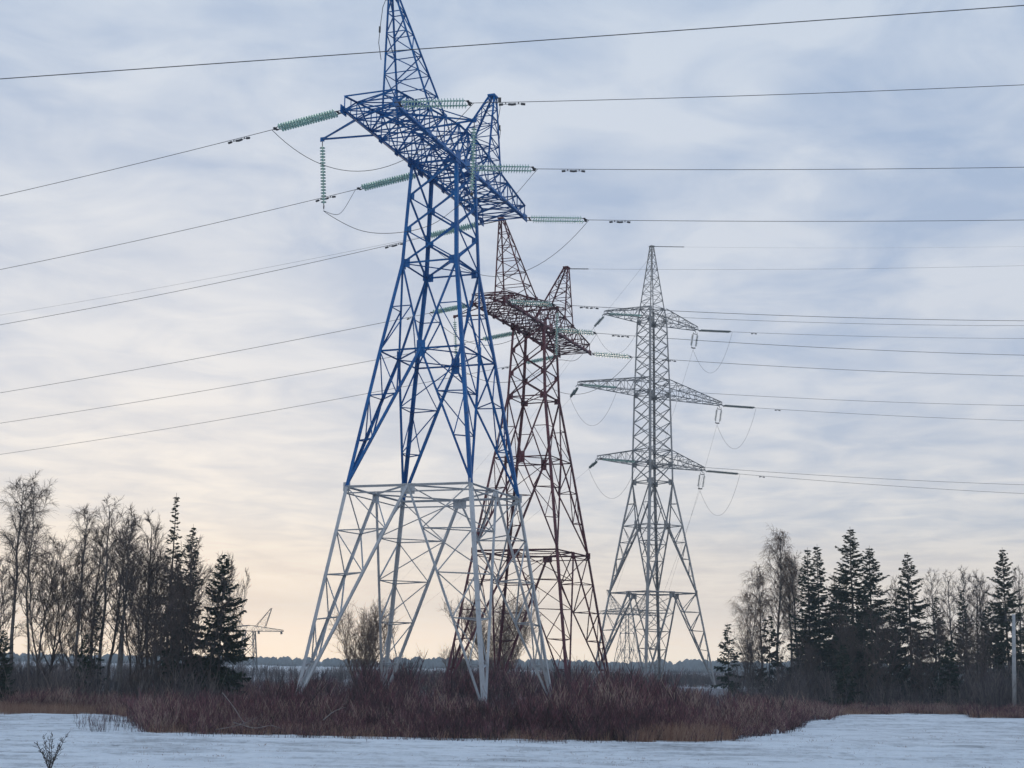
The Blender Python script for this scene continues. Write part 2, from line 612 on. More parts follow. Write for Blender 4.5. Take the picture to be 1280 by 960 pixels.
def anchor_tower(name, loc, yaw, m_up, m_base, base=True, k=1.0):
    root = empty(name, loc, yaw)
    H, Wd = A_H, A_W
    if base:
        bm_ = MB()
        gm = Plates('gusset_plate', m_base)
        ring(bm_, Wd[1], H[1], 0.17 * k, True, False, 0.13 * k)
        ring(bm_, Wd[1] + 0.05, H[1] - 0.42, 0.10 * k, False)
        legs = []
        k_section(bm_, gm, Wd[0], 0.0, Wd[1], H[1], 5, 0.24 * k, 0.17 * k, 0.085 * k, legs, m_base, root)
        bs = bm_.build('base_section', m_base, root)
        for l_ in legs:
            l_.parent = bs
        for kk in RING:
            fb = MB()
            c = cpt(kk, Wd[0], 0.15)
            fb.box(c, (0.45, 0, 0), (0, 0.45, 0), (0, 0, 0.28))
            fb.build('footing', M_CONC, bs)
        for i in range(4):
            a, b_ = cpt(RING[i], Wd[1], H[1]), cpt(RING[(i + 1) % 4], Wd[1], H[1])
            plate(gm, (a + b_) / 2 + np.array([0, 0, -0.25]), b_ - a, (0, 0, 1), 1.0, 0.7)
            plate(gm, a, b_ - a, (0, 0, 1), 0.5, 0.6)
        gm.flush(bs)
    # body
    bd = br = MB()
    gp = Plates('gusset_plate', m_up)
    ring(bd, Wd[2], H[2], 0.13 * k, True, False, 0.10 * k)
    ring(bd, Wd[3], H[3], 0.13 * k, False, True, 0.09 * k)
    ring(bd, Wd[4], H[4], 0.16 * k, False, True, 0.12 * k)
    body = []
    k_section(br, gp, Wd[1], H[1], Wd[2], H[2], 3, 0.24 * k, 0.17 * k, 0.085 * k, body, m_up, root, inner=True)
    k_section(br, gp, Wd[2], H[2], Wd[3], H[3], 2, 0.24 * k, 0.15 * k, 0.08 * k, body, m_up, root, up=True)
    x_panels(br, Wd[3], H[3], Wd[4], H[4], 3, 0.15 * k, 0.10 * k)
    legs = body
    body = br.build('body', m_up, root)
    for l_ in legs:
        l_.parent = body
    for kk in RING:
        lg = MB()
        lg.angle(cpt(kk, Wd[3], H[3]), cpt(kk, Wd[4], H[4]), 0.24 * k, ref=(-SG[kk][0], -SG[kk][1], 0))
        lg.build('leg', m_up, body)
    for i in range(4):
        a, b_ = cpt(RING[i], Wd[2], H[2]), cpt(RING[(i + 1) % 4], Wd[2], H[2])
        plate(gp, (a + b_) / 2, b_ - a, (0, 0, 1), 0.62, 1.15, 0.03)
        for hh, ww in ((H[3], Wd[3]), (H[4], Wd[4])):
            a, b_ = cpt(RING[i], ww, hh), cpt(RING[(i + 1) % 4], ww, hh)
            plate(gp, lerp(a, b_, 0.07), b_ - a, (0, 0, 1), 0.55, 0.6)
            plate(gp, lerp(b_, a, 0.07), b_ - a, (0, 0, 1), 0.55, 0.6)
        for j in (1, 2):
            ww, hh = lerp([Wd[3]], [Wd[4]], j / 3)[0], H[3] + (H[4] - H[3]) * j / 3
            a, b_ = cpt(RING[i], ww, hh), cpt(RING[(i + 1) % 4], ww, hh)
            plate(gp, lerp(a, b_, 0.06), b_ - a, (0, 0, 1), 0.4, 0.45)
            plate(gp, lerp(b_, a, 0.06), b_ - a, (0, 0, 1), 0.4, 0.45)
    gp.flush(body)
    # cross-arm
    cr = MB()
    hb = H[4]
    vv = sorted([-v for v in ARM_ST] + [0.0] + ARM_ST)
    for i in range(len(vv)):
        v = vv[i]
        th = top_h(v)
        for u in (-ARM_U, ARM_U):
            cr.angle((u, v, hb), (u, v, th), 0.085 * k)
        cr.angle((-ARM_U, v, hb), (ARM_U, v, hb), 0.10 * k)
        cr.angle((-ARM_U, v, th), (ARM_U, v, th), 0.10 * k)
        cr.angle((-ARM_U, v, hb), (ARM_U, v, th), 0.075 * k)
        if abs(v) < 11:
            cr.angle((ARM_U, v, hb), (-ARM_U, v, th), 0.075 * k)
        if i + 1 < len(vv):
            v2 = vv[i + 1]
            t2 = top_h(v2)
            for u in (-ARM_U, ARM_U):
                if (v + v2) * (1 if i % 2 else -1) > 0:
                    cr.angle((u, v, hb), (u, v2, t2), 0.095 * k)
                else:
                    cr.angle((u, v, th), (u, v2, hb), 0.095 * k)
                if abs(v + v2) < 12:
                    cr.angle((u, v, th), (u, v2, hb), 0.085 * k)
                    cr.angle((u, v, hb), (u, v2, t2), 0.085 * k)
            cr.angle((-ARM_U, v, hb), (ARM_U, v2, hb), 0.085 * k)
            cr.angle((ARM_U, v, hb), (-ARM_U, v2, hb), 0.085 * k)
            cr.angle((-ARM_U if i % 2 else ARM_U, v, th), (ARM_U if i % 2 else -ARM_U, v2, t2), 0.085 * k)
            vm = (v + v2) / 2
            if abs(vm) > 1.7:
                cr.angle((-ARM_U, vm, hb), (ARM_U, vm, hb), 0.07 * k)
                for u in (-ARM_U, ARM_U):
                    cr.angle((u, vm, hb), (u, vm, top_h(vm)), 0.06 * k)
    for e in (-1, 1):                       # wedge-shaped end with the string anchorages
        for u in (-ARM_U, ARM_U):
            cr.angle((u, e * 12, hb), (u, e * 12.35, hb + 0.1), 0.1 * k)
    arm = cr.build('crossarm', m_up, root)
    for u in (-ARM_U, ARM_U):
        ch = MB()
        ch.angle((u, -12.1, hb), (u, 12.1, hb), 0.23 * k, ref=(-u, 0, 1))
        ch.build('lower_chord', m_up, arm)
        for e in (-1, 1):
            ch = MB()
            ch.angle((u, 0, top_h(0)), (u, e * 1.7, top_h(1.7)), 0.16 * k)
            ch.angle((u, e * 1.7, top_h(1.7)), (u, e * 12.0, top_h(12)), 0.15 * k)
            ch.build('upper_chord', m_up, arm)
    ap = Plates('anchor_plate', m_up)
    for u in (-ARM_U, ARM_U):
        for v in (-12.0, 12.0):
            plate(ap, (u * 1.04, v, hb), (0, 1, 0), (0, 0, 1), 0.8, 0.55, 0.05)
        for v in (-1.7, 1.7, 0):
            plate(ap, (u * 1.03, v, hb + 0.1), (0, 1, 0), (0, 0, 1), 0.9, 0.8, 0.03)
        for v in (-6.6, 6.6, -4.1, 4.1):
            plate(ap, (u * 1.03, v, hb + 0.05), (0, 1, 0), (0, 0, 1), 0.5, 0.5, 0.03)
            plate(ap, (u * 1.03, v, top_h(v)), (0, 1, 0), (0, 0, 1), 0.5, 0.4, 0.03)
    ap.flush(arm)
    # earth-wire peaks, leaning outwards along the arm
    for e in (-1, 1):
        pk = MB()
        hA = 45.2 + ZO
        c0 = [(-ARM_U, e * 4.1, top_h(4.1)), (ARM_U, e * 4.1, top_h(4.1)), (ARM_U, e * 6.6, top_h(6.6)), (-ARM_U, e * 6.6, top_h(6.6))]
        va = 9.25
        c1 = [(-.2, e * (va - .32), hA), (.2, e * (va - .32), hA), (.2, e * (va + .2), hA), (-.2, e * (va + .2), hA)]
        prism_box(pk, c0, c1, 6, 0.13 * k, 0.07 * k)
        for i in range(4):
            pk.angle(c1[i], c1[(i + 1) % 4], 0.12 * k)
        pko = pk.build('earth_wire_peak', m_up, root)
        cp = MB()
        cp.box((0, e * (va - .05), hA + 0.06), (.30, 0, 0), (0, .42, 0), (0, 0, .06))
        cp.box((.2, e * va, hA - .1), (.22, 0, 0), (0, .05, 0), (0, 0, .05))
        cp.box((-.2, e * va, hA - .1), (.22, 0, 0), (0, .05, 0), (0, 0, .05))
        cp.build('peak_cap', m_up, pko)
    # outriggers for the jumper strings
    for e in (-1, 1):
        ha = MB()
        tip = np.array([e * 5.5, -7.9, hb])
        ha.angle((e * ARM_U, -10.3, hb), tip, 0.11 * k)
        ha.angle((e * ARM_U, -7.5, hb), tip, 0.13 * k)
        ha.angle((e * ARM_U, -8.2, top_h(8.2)), tip, 0.08 * k)
        plate(ha, tip, (1, 0, 0), (0, 0, 1), 0.3, 0.3, 0.05)
        ha.build('outrigger', m_up, root)
    return root


def W(T, u, v, h):
    (x, y, z), yaw = T
    c, s = math.cos(yaw), math.sin(yaw)
    return np.array([x + u * c + v * s, y - u * s + v * c, h + z])


T1 = ((-5.102, 95.0, 0.0), 0.3578)
T2 = ((2.27, 141.9, -0.36), 0.397)
T3 = ((21.839, 215.0, 0.0), 1.002)

def place_tower(T):
    return T[0], -T[1]


loc, rz = place_tower(T1)
tw1 = anchor_tower('lattice_tower', loc, rz, M_BLUE, M_GREY)
tag(tw1, 'tall blue painted lattice pylon standing on a pale grey base section', 'pylon', 'power line pylons')
loc, rz = place_tower(T2)
tw2 = anchor_tower('lattice_tower', loc, rz, M_MAROON, M_MAROON)
tag(tw2, 'dark maroon lattice pylon just behind the blue one', 'pylon', 'power line pylons')

# ---- three-armed steel tower
Z3 = ZO
B_H = [0.0, 12.581 + ZO, 22.736 + ZO, 29.47 + ZO, 32.209 + ZO, 43.114 + ZO, 54.829 + ZO, 56.9 + ZO, 67.1 + ZO]
B_W = [6.60, 4.64, 3.225, 2.182, 2.15, 1.95, 1.618, 1.358, 0.22]
B_A = [10.19, 13.89, 9.02]


def double_tower(name, loc, rz, mt):
    root = empty(name, loc, rz)
    H, Wd = B_H, B_W
    bm_ = MB(); gm = Plates('gusset_plate', mt); legs = []
    ring(bm_, Wd[1], H[1], 0.2, True, False, 0.14)
    k_section(bm_, gm, Wd[0], 0.0, Wd[1], H[1], 5, 0.34, 0.22, 0.10, legs, mt, root)
    bs = bm_.build('base_section', mt, root)
    for l_ in legs:
        l_.parent = bs
    for i in range(4):
        a, b_ = cpt(RING[i], Wd[1], H[1]), cpt(RING[(i + 1) % 4], Wd[1], H[1])
        plate(gm, (a + b_) / 2 + np.array([0, 0, -0.3]), b_ - a, (0, 0, 1), 1.1, 0.9)
        plate(gm, a, b_ - a, (0, 0, 1), 0.6, 0.9)
    gm.flush(bs)
    bd = br = MB(); gp = Plates('gusset_plate', mt)
    for q, s in ((2, .15), (3, .15), (4, .14), (5, .14), (6, .14), (7, .12)):
        ring(bd, Wd[q], H[q], s, q == 2, q != 2)
    for hh, ww in ((H[4] + 2.2, 2.12), (H[5] + 2.4, 1.9)):
        ring(bd, ww, hh, .12, False, True)
    body = []
    k_section(br, gp, Wd[1], H[1], Wd[2], H[2], 4, 0.34, 0.22, 0.10, body, mt, root)
    k_section(br, gp, Wd[2], H[2], Wd[3], H[3], 2, 0.34, 0.20, 0.10, body, mt, root, up=True)
    x_panels(br, Wd[3], H[3], Wd[4], H[4], 1, .13, .13)
    x_panels(br, Wd[4], H[4], Wd[5], H[5], 5, .13, .13)
    x_panels(br, Wd[5], H[5], Wd[6], H[6], 6, .12, .12)
    x_panels(br, Wd[6], H[6], Wd[7], H[7], 1, .11, .11)
    legs = body
    body = br.build('body', mt, root)
    for l_ in legs:
        l_.parent = body
    for q in range(3, 7):
        for kk in RING:
            lg = MB()
            lg.angle(cpt(kk, Wd[q], H[q]), cpt(kk, Wd[q + 1], H[q + 1]), 0.30 if q < 5 else .26, ref=(-SG[kk][0], -SG[kk][1], 0))
            lg.build('leg', mt, body)
    for i in range(4):
        a, b_ = cpt(RING[i], Wd[2], H[2]), cpt(RING[(i + 1) % 4], Wd[2], H[2])
        plate(gp, (a + b_) / 2, b_ - a, (0, 0, 1), 0.7, 1.3, .03)
        for q in (3, 4, 5, 6):
            a, b_ = cpt(RING[i], Wd[q], H[q]), cpt(RING[(i + 1) % 4], Wd[q], H[q])
            plate(gp, lerp(a, b_, .1), b_ - a, (0, 0, 1), .7, .8)
            plate(gp, lerp(b_, a, .1), b_ - a, (0, 0, 1), .7, .8)
    gp.flush(body)
    for q, L, rise in ((4, B_A[0], 2.2), (5, B_A[1], 2.4), (6, B_A[2], 2.05)):
        w = Wd[q]
        for e in (-1, 1):
            ar = MB()
            hh = H[q]
            c0 = [(-w, e * w, hh), (w, e * w, hh), (w, e * w, hh + rise), (-w, e * w, hh + rise)]
            c1 = [(-.45, e * L, hh), (.45, e * L, hh), (.38, e * L, hh + .45), (-.38, e * L, hh + .45)]
            prism_box(ar, c0, c1, max(4, int(L / 1.6)), 0.16, 0.075)
            for i in range(4):
                ar.angle(c1[i], c1[(i + 1) % 4], .12)
            for i in (0, 1):
                ar.angle(c1[i], (c1[i][0], e * (L + .35), hh - .3), .12)
            ar.build('crossarm', mt, root)
    pk = MB()
    prism_box(pk, [cpt(kk, Wd[7], H[7]) for kk in RING], [cpt(kk, Wd[8], H[8]) for kk in RING], 8, .17, .075)
    pko = pk.build('earth_wire_peak', mt, root)
    cp = MB()
    cp.box((0, 0, H[8] + .08), (.35, 0, 0), (0, .35, 0), (0, 0, .09))
    cp.build('peak_cap', mt, pko)
    return root


loc, rz = place_tower(T3)
tw3 = double_tower('lattice_tower', loc, rz, M_STEEL)
tag(tw3, 'bare grey steel pylon with three pairs of cross-arms and one central peak', 'pylon', 'power line pylons')

# ---- far towers
T4c = on_ground(784, 838, 0)
d4 = 560.0
p4 = at(784, 830, d4)
tw4 = anchor_tower('lattice_tower', (p4[0], d4, -14.5), R(-62), M_FARSTEEL, M_FARSTEEL, base=False, k=1.0)
tag(tw4, 'small far-off pylon seen through the base of the grey three-armed pylon', 'pylon', 'power line pylons')


def flat_arm_tower(name, loc, rz, mt):
    root = empty(name, loc, rz)
    bd = MB()
    w0, w1, hh = 2.9, 1.7, 13.6
    for kk in RING:
        bd.angle(cpt(kk, w0, -1), cpt(kk, w1, hh), 0.42)
    x_panels(bd, w0, 0, w1, hh, 3, .2, .2, True)
    bd.build('body', mt, root)
    ar = MB()
    for e in (-1, 1):
        c0 = [(0, -1.5, hh), (0, 1.5, hh), (0, 1.5, hh + 2.0), (0, -1.5, hh + 2.0)]
        c1 = [(e * 12, -.5, hh), (e * 12, .5, hh), (e * 12, .4, hh + .5), (e * 12, -.4, hh + .5)]
        prism_box(ar, c0, c1, 8, .22, .10)
        for q in (0.28, 0.95):
            ar.box((e * 12 * q, 0, hh - .5), (.35, 0, 0), (0, .12, 0), (0, 0, .45))
    ar.build('crossarm', mt, root)
    for e in (-1, 1):
        pk = MB()
        c0 = [(e * 2.2, -1, hh + 1.6), (e * 5.5, -1, hh + 1.2), (e * 5.5, 1, hh + 1.2), (e * 2.2, 1, hh + 1.6)]
        c1 = [(e * 7.3, -.1, hh + 8), (e * 7.6, -.1, hh + 8), (e * 7.6, .1, hh + 8), (e * 7.3, .1, hh + 8)]
        prism_box(pk, c0, c1, 4, .15, .07)
        pk.build('earth_wire_peak', mt, root)
    return root


p5 = at(309, 840, 500)
tw5 = flat_arm_tower('lattice_tower', (p5[0], 500, -.6), R(-4), M_FARSTEEL)
tag(tw5, 'small distant pylon with one flat cross-arm beside the left spruces', 'pylon', 'power line pylons')


# ------------------------------------------------------------------ insulator strings, wires
def unit(v):
    v = np.asarray(v, float)
    return v / np.linalg.norm(v)


def insulator(P, Q, label, group, rad=0.19, pitch=0.19, mat_=None, double=0.45, name='insulator_string', side=None):
    """one or two strings of cap-and-pin discs from the arm (P) to the conductor clamp (Q)"""
    P, Q = np.asarray(P, float), np.asarray(Q, float)
    d = unit(Q - P)
    L = np.linalg.norm(Q - P)
    root = empty(name, P)
    tag(root, label, 'insulator', group)
    s = unit(np.cross(d, (0, 0, 1)) if side is None else side)
    hd = MB()
    offs = (-double / 2, double / 2) if double else (0,)
    nd = int((L - 0.9) / pitch)
    for o in offs:
        st = MB()
        a = P + d * 0.45
        base = a + s * o - P
        prof = []
        for i in range(nd):
            z = i * pitch
            prof += [(z, .035), (z + .30 * pitch, .05), (z + .42 * pitch, rad * .96), (z + .56 * pitch, rad), (z + .62 * pitch, rad * .45), (z + pitch, .035)]
        st.lathe(base, d, prof, 10)
        st.build('disc_string', mat_ or M_GLASS, root, smooth=False)
        e = base + d * nd * pitch
        hd.tube([np.zeros(3) + s * o * .8, base], .03, 5)
        hd.tube([e, (Q - P) - d * .12 + s * o * .15], .03, 5)
    plate(hd, (Q - P) - d * .3, s, d, double * .75 + .15 if double else .2, .16, .05)
    if double:
        plate(hd, d * .3, s, d, double * .8 + .1, .12, .05)
    hd.build('yoke', M_FIT, root)
    return root


def wire(name, pts, rad, label, cat, group=None, mt=None, n=4):
    mb = MB()
    pts = np.asarray(pts, float)
    c = pts[0].copy()
    mb.tube(pts - c, rad, n)
    o = mb.build(name, mt or M_WIRE, None, smooth=True)
    o.location = c
    tag(o, label, cat, group)
    return o


def dampers(o, pts, dist, scale=1.0):
    """the two-weight vibration damper hung under a conductor near its clamp"""
    pts = np.asarray(pts, float)
    seg = np.r_[0, np.cumsum(np.linalg.norm(np.diff(pts, axis=0), axis=1))]
    c0 = pts[0]
    for k, dd in enumerate(dist):
        c = np.array([np.interp(dd, seg, pts[:, i]) for i in range(3)])
        c2 = np.array([np.interp(dd + .5, seg, pts[:, i]) for i in range(3)])
        d = unit(c2 - c)
        db = MB()
        low = np.array([0, 0, -.13 * scale])
        c = c - c0
        db.tube([c + low - d * .34 * scale, c + low + d * .34 * scale], .018 * scale, 4)
        for e in (-1, 1):
            db.tube([c + low + d * e * .16 * scale, c + low + d * e * .42 * scale + np.array([0, 0, -.03])], .075 * scale, 6)
        db.box(c + low * .5, (.03, 0, 0), (0, .03, 0), (0, 0, .07 * scale))
        db.build('vibration_damper', M_FIT, o)


def span_pts(S, az, side, s, k, L, n=48):
    d = np.array([math.cos(az) * side, math.sin(az), 0])
    t_ = np.linspace(0, L, n)
    return S[None, :] + d[None, :] * t_[:, None] + np.c_[0 * t_, 0 * t_, s * t_ + k * t_ * t_]


def slope_for(S, az, side, k, px, py):
    """initial slope with which the sagging wire leaves S so as to meet a known far point of the line"""
    lo, hi = -0.9, 0.6
    for _ in range(50):
        m_ = (lo + hi) / 2
        P = span_pts(S, az, side, m_, k, 260, 600)
        P = P[P[:, 1] > 8]
        pr = proj(P)
        y = np.interp(px * side, pr[:, 0] * side, pr[:, 1])
        if y > py:
            lo = m_
        else:
            hi = m_
    return (lo + hi) / 2


def hang(P, Q, sag, n=20, bias=0.0):
    t_ = np.linspace(0, 1, n)
    pts = P[None, :] * (1 - t_)[:, None] + Q[None, :] * t_[:, None]
    pts[:, 2] -= sag * 4 * t_ * (1 - t_) * (1 + bias * (t_ - .5))
    return pts


def spline(ctrl, n=12):
    """Catmull-Rom through the control points"""
    c = [np.asarray(p, float) for p in ctrl]
    c = [2 * c[0] - c[1]] + c + [2 * c[-1] - c[-2]]
    out = []
    for i in range(1, len(c) - 2):
        for q in range(n):
            t_ = q / n
            out.append(.5 * (2 * c[i] + (c[i + 1] - c[i - 1]) * t_ + (2 * c[i - 1] - 5 * c[i] + 4 * c[i + 1] - c[i + 2]) * t_ ** 2
                             + (3 * c[i] - c[i - 1] - 3 * c[i + 1] + c[i + 2]) * t_ ** 3))
    out.append(c[-2])
    return np.array(out)


HC = A_H[4]
EU = 1.85
PH = ['near end', 'middle', 'far end']


def tower_lines(T, colour, azR, kR, exR, LR, azL, kL, exL, LL, wr, dR, dL, damp, glassR, glassL):
    ends = {}
    at_ = {1: [(EU, -12.1), (EU, 0.0), (EU, 12.1)], -1: [(-EU, -12.1), (-EU, 0.0), (-EU, 12.1)]}
    for side, az, k_, ex, L, word, gl in ((1, azR, kR, exR, LR, 'right', glassR), (-1, azL, kL, exL, LL, 'left', glassL)):
        for i in range(3):
            P = W(T, *at_[side][i], HC - .1)
            s = slope_for(P, az, side, k_, *ex[i])
            pts = span_pts(P, az, side, s, k_, 230, 80)
            Q = span_pts(P, az, side, s, k_, L, 2)[1]
            insulator(P, Q, 'double green glass insulator string reaching %s from the %s of the %s pylon cross-arm' % (word, PH[i], colour),
                      'strain insulators', mat_=gl, side=(math.sin(T[1]), math.cos(T[1]), -.35) if side > 0 else (math.sin(T[1]), math.cos(T[1]), 0))
            full = span_pts(P, az, side, s, k_, 230, 90)
            seg = np.linspace(L - .2, 200, 60)
            dvec = np.array([math.cos(az) * side, math.sin(az), 0])
            cp = np.array([P + dvec * t_ + np.array([0, 0, s * t_ + k_ * t_ * t_]) for t_ in seg])
            o = wire('power_line', cp, wr, 'conductor running %s from the %s of the %s pylon cross-arm' % (word, PH[i], colour), 'power line', 'power line conductors')
            if damp:
                dd = dR[i] if side > 0 else dL[i]
                dampers(o, cp, dd)
            ends[(side, i)] = Q
    return ends


E1 = tower_lines(T1, 'blue', -0.0997, .0004, [(1280, 106), (1280, 209), (1280, 275)], 4.95,
                 0.4011, .0006, [(0, 245), (0, 337), (0, 406)], 5.2, .021,
                 [(2.2, 3.0), (2.3, 3.1), (2.2, 3.0)], [(2.3, 3.1), (2.3, 3.1), (2.4, 3.2)], True, M_GLASS, M_GLASS)
E2 = tower_lines(T2, 'maroon', 0.2067, .0005, [(1280, 401), (1280, 444), (1280, 470)], 4.9,
                 0.4717, .0003, [(0, 491), (0, 529), (0, 568)], 4.6, .024,
                 [(3.0, 4.0), (2.2, 3.2), (4.0, 4.8)], [(2.3,), (2.3,), (2.4,)], True, M_GLASS, M_GLASS)

# jumpers and the strings that hold them off
for T, E_, colour, wr in ((T1, E1, 'blue', .02), (T2, E2, 'maroon', .024)):
    tipL, tipR = W(T, -5.5, -7.9, HC - .05), W(T, 5.5, -7.9, HC - .05)
    bL, bR = W(T, -5.25, -7.7, HC - 5.0), W(T, 5.35, -7.7, HC - 5.2)
    insulator(tipL, bL, 'single insulator string hanging under the left outrigger of the %s pylon' % colour, 'jumper insulators', double=0, mat_=M_GLASS, pitch=.21)
    insulator(tipR, bR, 'single insulator string hanging under the right outrigger of the %s pylon' % colour, 'jumper insulators', double=0, mat_=M_GLASS, pitch=.21)
    wire('jumper_wire', hang(E_[(-1, 0)], E_[(1, 0)], 3.6, 28), wr, 'slack jumper loop under the near end of the %s pylon cross-arm' % colour, 'jumper wire', 'jumper loops')
    q1, q2 = E_[(-1, 1)], E_[(1, 1)]
    mid = (bL + bR) / 2 + np.array([0, 0, -1.9])
    a1 = lerp(q1, bL, .5) + np.array([0, 0, -1.0])
    a2 = lerp(q2, bR, .5) + np.array([0, 0, -1.3])
    wire('jumper_wire', spline([q1, a1, bL, lerp(bL, mid, .5) + np.array([0, 0, -.55]), mid, lerp(bR, mid, .5) + np.array([0, 0, -.55]), bR, a2, q2], 8), wr,
         'jumper loop carried round the %s pylon by its two hanging strings' % colour, 'jumper wire', 'jumper loops')
    wire('jumper_wire', hang(E_[(-1, 2)], E_[(1, 2)], 3.9, 28), wr, 'slack jumper loop under the far end of the %s pylon cross-arm' % colour, 'jumper wire', 'jumper loops')

# earth wires of the maroon tower
for e, side, ex, lab in ((-1, -1, (0, 394), 'thin earth wire running left from the near peak of the maroon pylon'),
                         (1, 1, (1280, 332), 'thin earth wire running right from the far peak of the maroon pylon')):
    S = W(T2, .3 * side, e * 9.25, 45.1 + ZO)
    az = .4717 if side < 0 else .2067
    s = slope_for(S, az, side, .0003, *ex)
    pts = span_pts(S, az, side, s, .0003, 200, 60)
    wire('earth_wire', pts, .011, lab, 'earth wire', 'earth wires')
    fb = MB()
    dv = unit(pts[1] - pts[0])
    fb.tube([S, S + dv * 2.2], .055, 5)
    o = fb.build('wire_clamp', M_FIT)
    tag(o, 'dark rod clamp on the %s peak of the maroon pylon' % ('near' if e < 0 else 'far'), 'wire clamp', 'earth wire clamps')
# loose tails hanging from the blue tower's peaks
for e, word in ((-1, 'near'), (1, 'far')):
    S = W(T1, -.35 if e < 0 else .55, e * 9.25, 45.1 + ZO)
    tl = MB()
    tl.tube([(0, 0, 0), (.05, 0, -.9), (-.1, .05, -1.9), (.12, 0, -2.7), (.05, 0, -3.4)] if e > 0 else [(0, 0, 0), (-.3, 0, -.9), (-.42, 0, -2.2), (-.5, .1, -3.4), (-.3, .1, -4.6)], .022, 4)
    tl.box((0, 0, -.2), (.12, 0, 0), (0, .1, 0), (0, 0, .18))
    tl.box((.05 if e > 0 else -.45, 0, -2.5), (.06, 0, 0), (0, .06, 0), (0, 0, .2))
    o = tl.build('wire_tail', M_FIT)
    o.location = S
    tag(o, 'loose dark wire tail dangling from the %s peak of the blue pylon' % word, 'wire tail', 'loose wire tails')

# ---- three-armed tower: strings, loops, lines
LV = ['lowest', 'middle', 'top']
azR3 = .3601
ex_r = [(1280, 617), (1280, 526), (1280, 423)]
ex_l = [(1280, 606), (1280, 507), (1280, 407)]
dl_r = [(846, 690), (868, 625), (842, 512)]          # far points that the down-leads pass
dl_l = [(655, 651), (640, 575), (700, 470)]
for i in range(3):
    hh = B_H[4 + i]
    for e, ex, word in ((1, ex_r[i], 'right'), (-1, ex_l[i], 'left')):
        P = W(T3, .3, e * (B_A[i] + .1), hh - .1)
        s = slope_for(P, azR3, 1, .0003, *ex)
        dv = np.array([math.cos(azR3), math.sin(azR3), 0])
        LS = 6.3
        Q = P + dv * LS + np.array([0, 0, s * LS])
        insulator(P, Q, 'double insulator string pointing right from the %s %s arm of the three-armed pylon' % (LV[i], word), 'strain insulators', rad=.17, pitch=.2, mat_=M_GLASS2 if e > 0 else M_GLASS, double=.4)
        tt = np.linspace(LS, 260, 50)
        cp = np.array([P + dv * t_ + np.array([0, 0, s * t_ + .0003 * t_ * t_]) for t_ in tt])
        o = wire('power_line', cp, .027, 'conductor running right from the %s %s arm of the three-armed pylon' % (LV[i], word), 'power line', 'power line conductors')
        dampers(o, cp, (4.0,), 1.2)
        # steep string and down-lead on the other side
        P2 = W(T3, -.3, e * (B_A[i] + .1), hh - .3)
        far = at(*(dl_r[i] if e > 0 else dl_l[i]), 236 if e > 0 else 250)
        if e > 0:
            Q2 = P2 + unit(np.array([-.14, .05, -1.0])) * 2.9
        else:
            tgt = [(736, 586), (713, 498), (742, 410)][i]
            Q2 = at(*tgt, P2[1] + 1.5)
        insulator(P2, Q2, 'steep double insulator string under the %s %s arm tip of the three-armed pylon' % (LV[i], word), 'steep insulators', rad=.21, pitch=.2, mat_=M_GLASS2, double=.95 if e > 0 else .76,
                  side=(math.sin(T3[1]), math.cos(T3[1]), 0) if e > 0 else (math.cos(T3[1]), -math.sin(T3[1]), 0.3))
        ext = Q2 + (far - Q2) * (1.0 if e > 0 else 1.0)
        d_ = far - Q2
        gpos = Q2 + d_ * ((Q2[2] - 1.5) / max(.1, -d_[2]))
        wire('down_lead', hang(Q2, gpos, 1.0, 24), .014, 'thin lead dropping steeply from the %s %s arm of the three-armed pylon' % (LV[i], word), 'down lead', 'down leads')
        wire('jumper_wire', hang(Q2, Q, 5.2 if e > 0 else 5.0, 22), .019, 'slack jumper loop under the %s %s arm of the three-armed pylon' % (LV[i], word), 'jumper wire', 'jumper loops')
S = W(T3, .3, 0, B_H[8])
s = slope_for(S, azR3, 1, .0002, 1280, 308)
wire('earth_wire', span_pts(S, azR3, 1, s, .0002, 260, 50), .009, 'thin earth wire running right from the peak of the three-armed pylon', 'earth wire', 'earth wires')
fb = MB(); fb.tube([S, S + unit(np.array([math.cos(azR3), math.sin(azR3), s])) * 5.6], .06, 5)
tag(fb.build('wire_clamp', M_FIT), 'dark rod clamp on the peak of the three-armed pylon', 'wire clamp', 'earth wire clamps')
S2 = W(T3, -.3, 0, B_H[8] - 1.5)
f2 = at(700, 458, 240)
wire('earth_wire', hang(S2, S2 + (f2 - S2) * 2.6, .5, 24), .014, 'thin earth wire slanting down left from the peak of the three-armed pylon', 'earth wire', 'earth wires')

# nearest single wire crossing the whole picture
P, Q, Mp = at(-500, 134, 66), at(1700, -24, 58), at(640, 53, 62)
tt = np.linspace(0, 1, 60)
c = 2 * Mp - (P + Q) / 2
pts = np.array([P * (1 - t_) ** 2 + 2 * c * t_ * (1 - t_) + Q * t_ ** 2 for t_ in tt])
wire('overhead_wire', pts, .024, 'thick single wire crossing in front of the blue pylon peak', 'overhead wire')



# ------------------------------------------------------------------ vegetation
rng = np.random.default_rng(11)


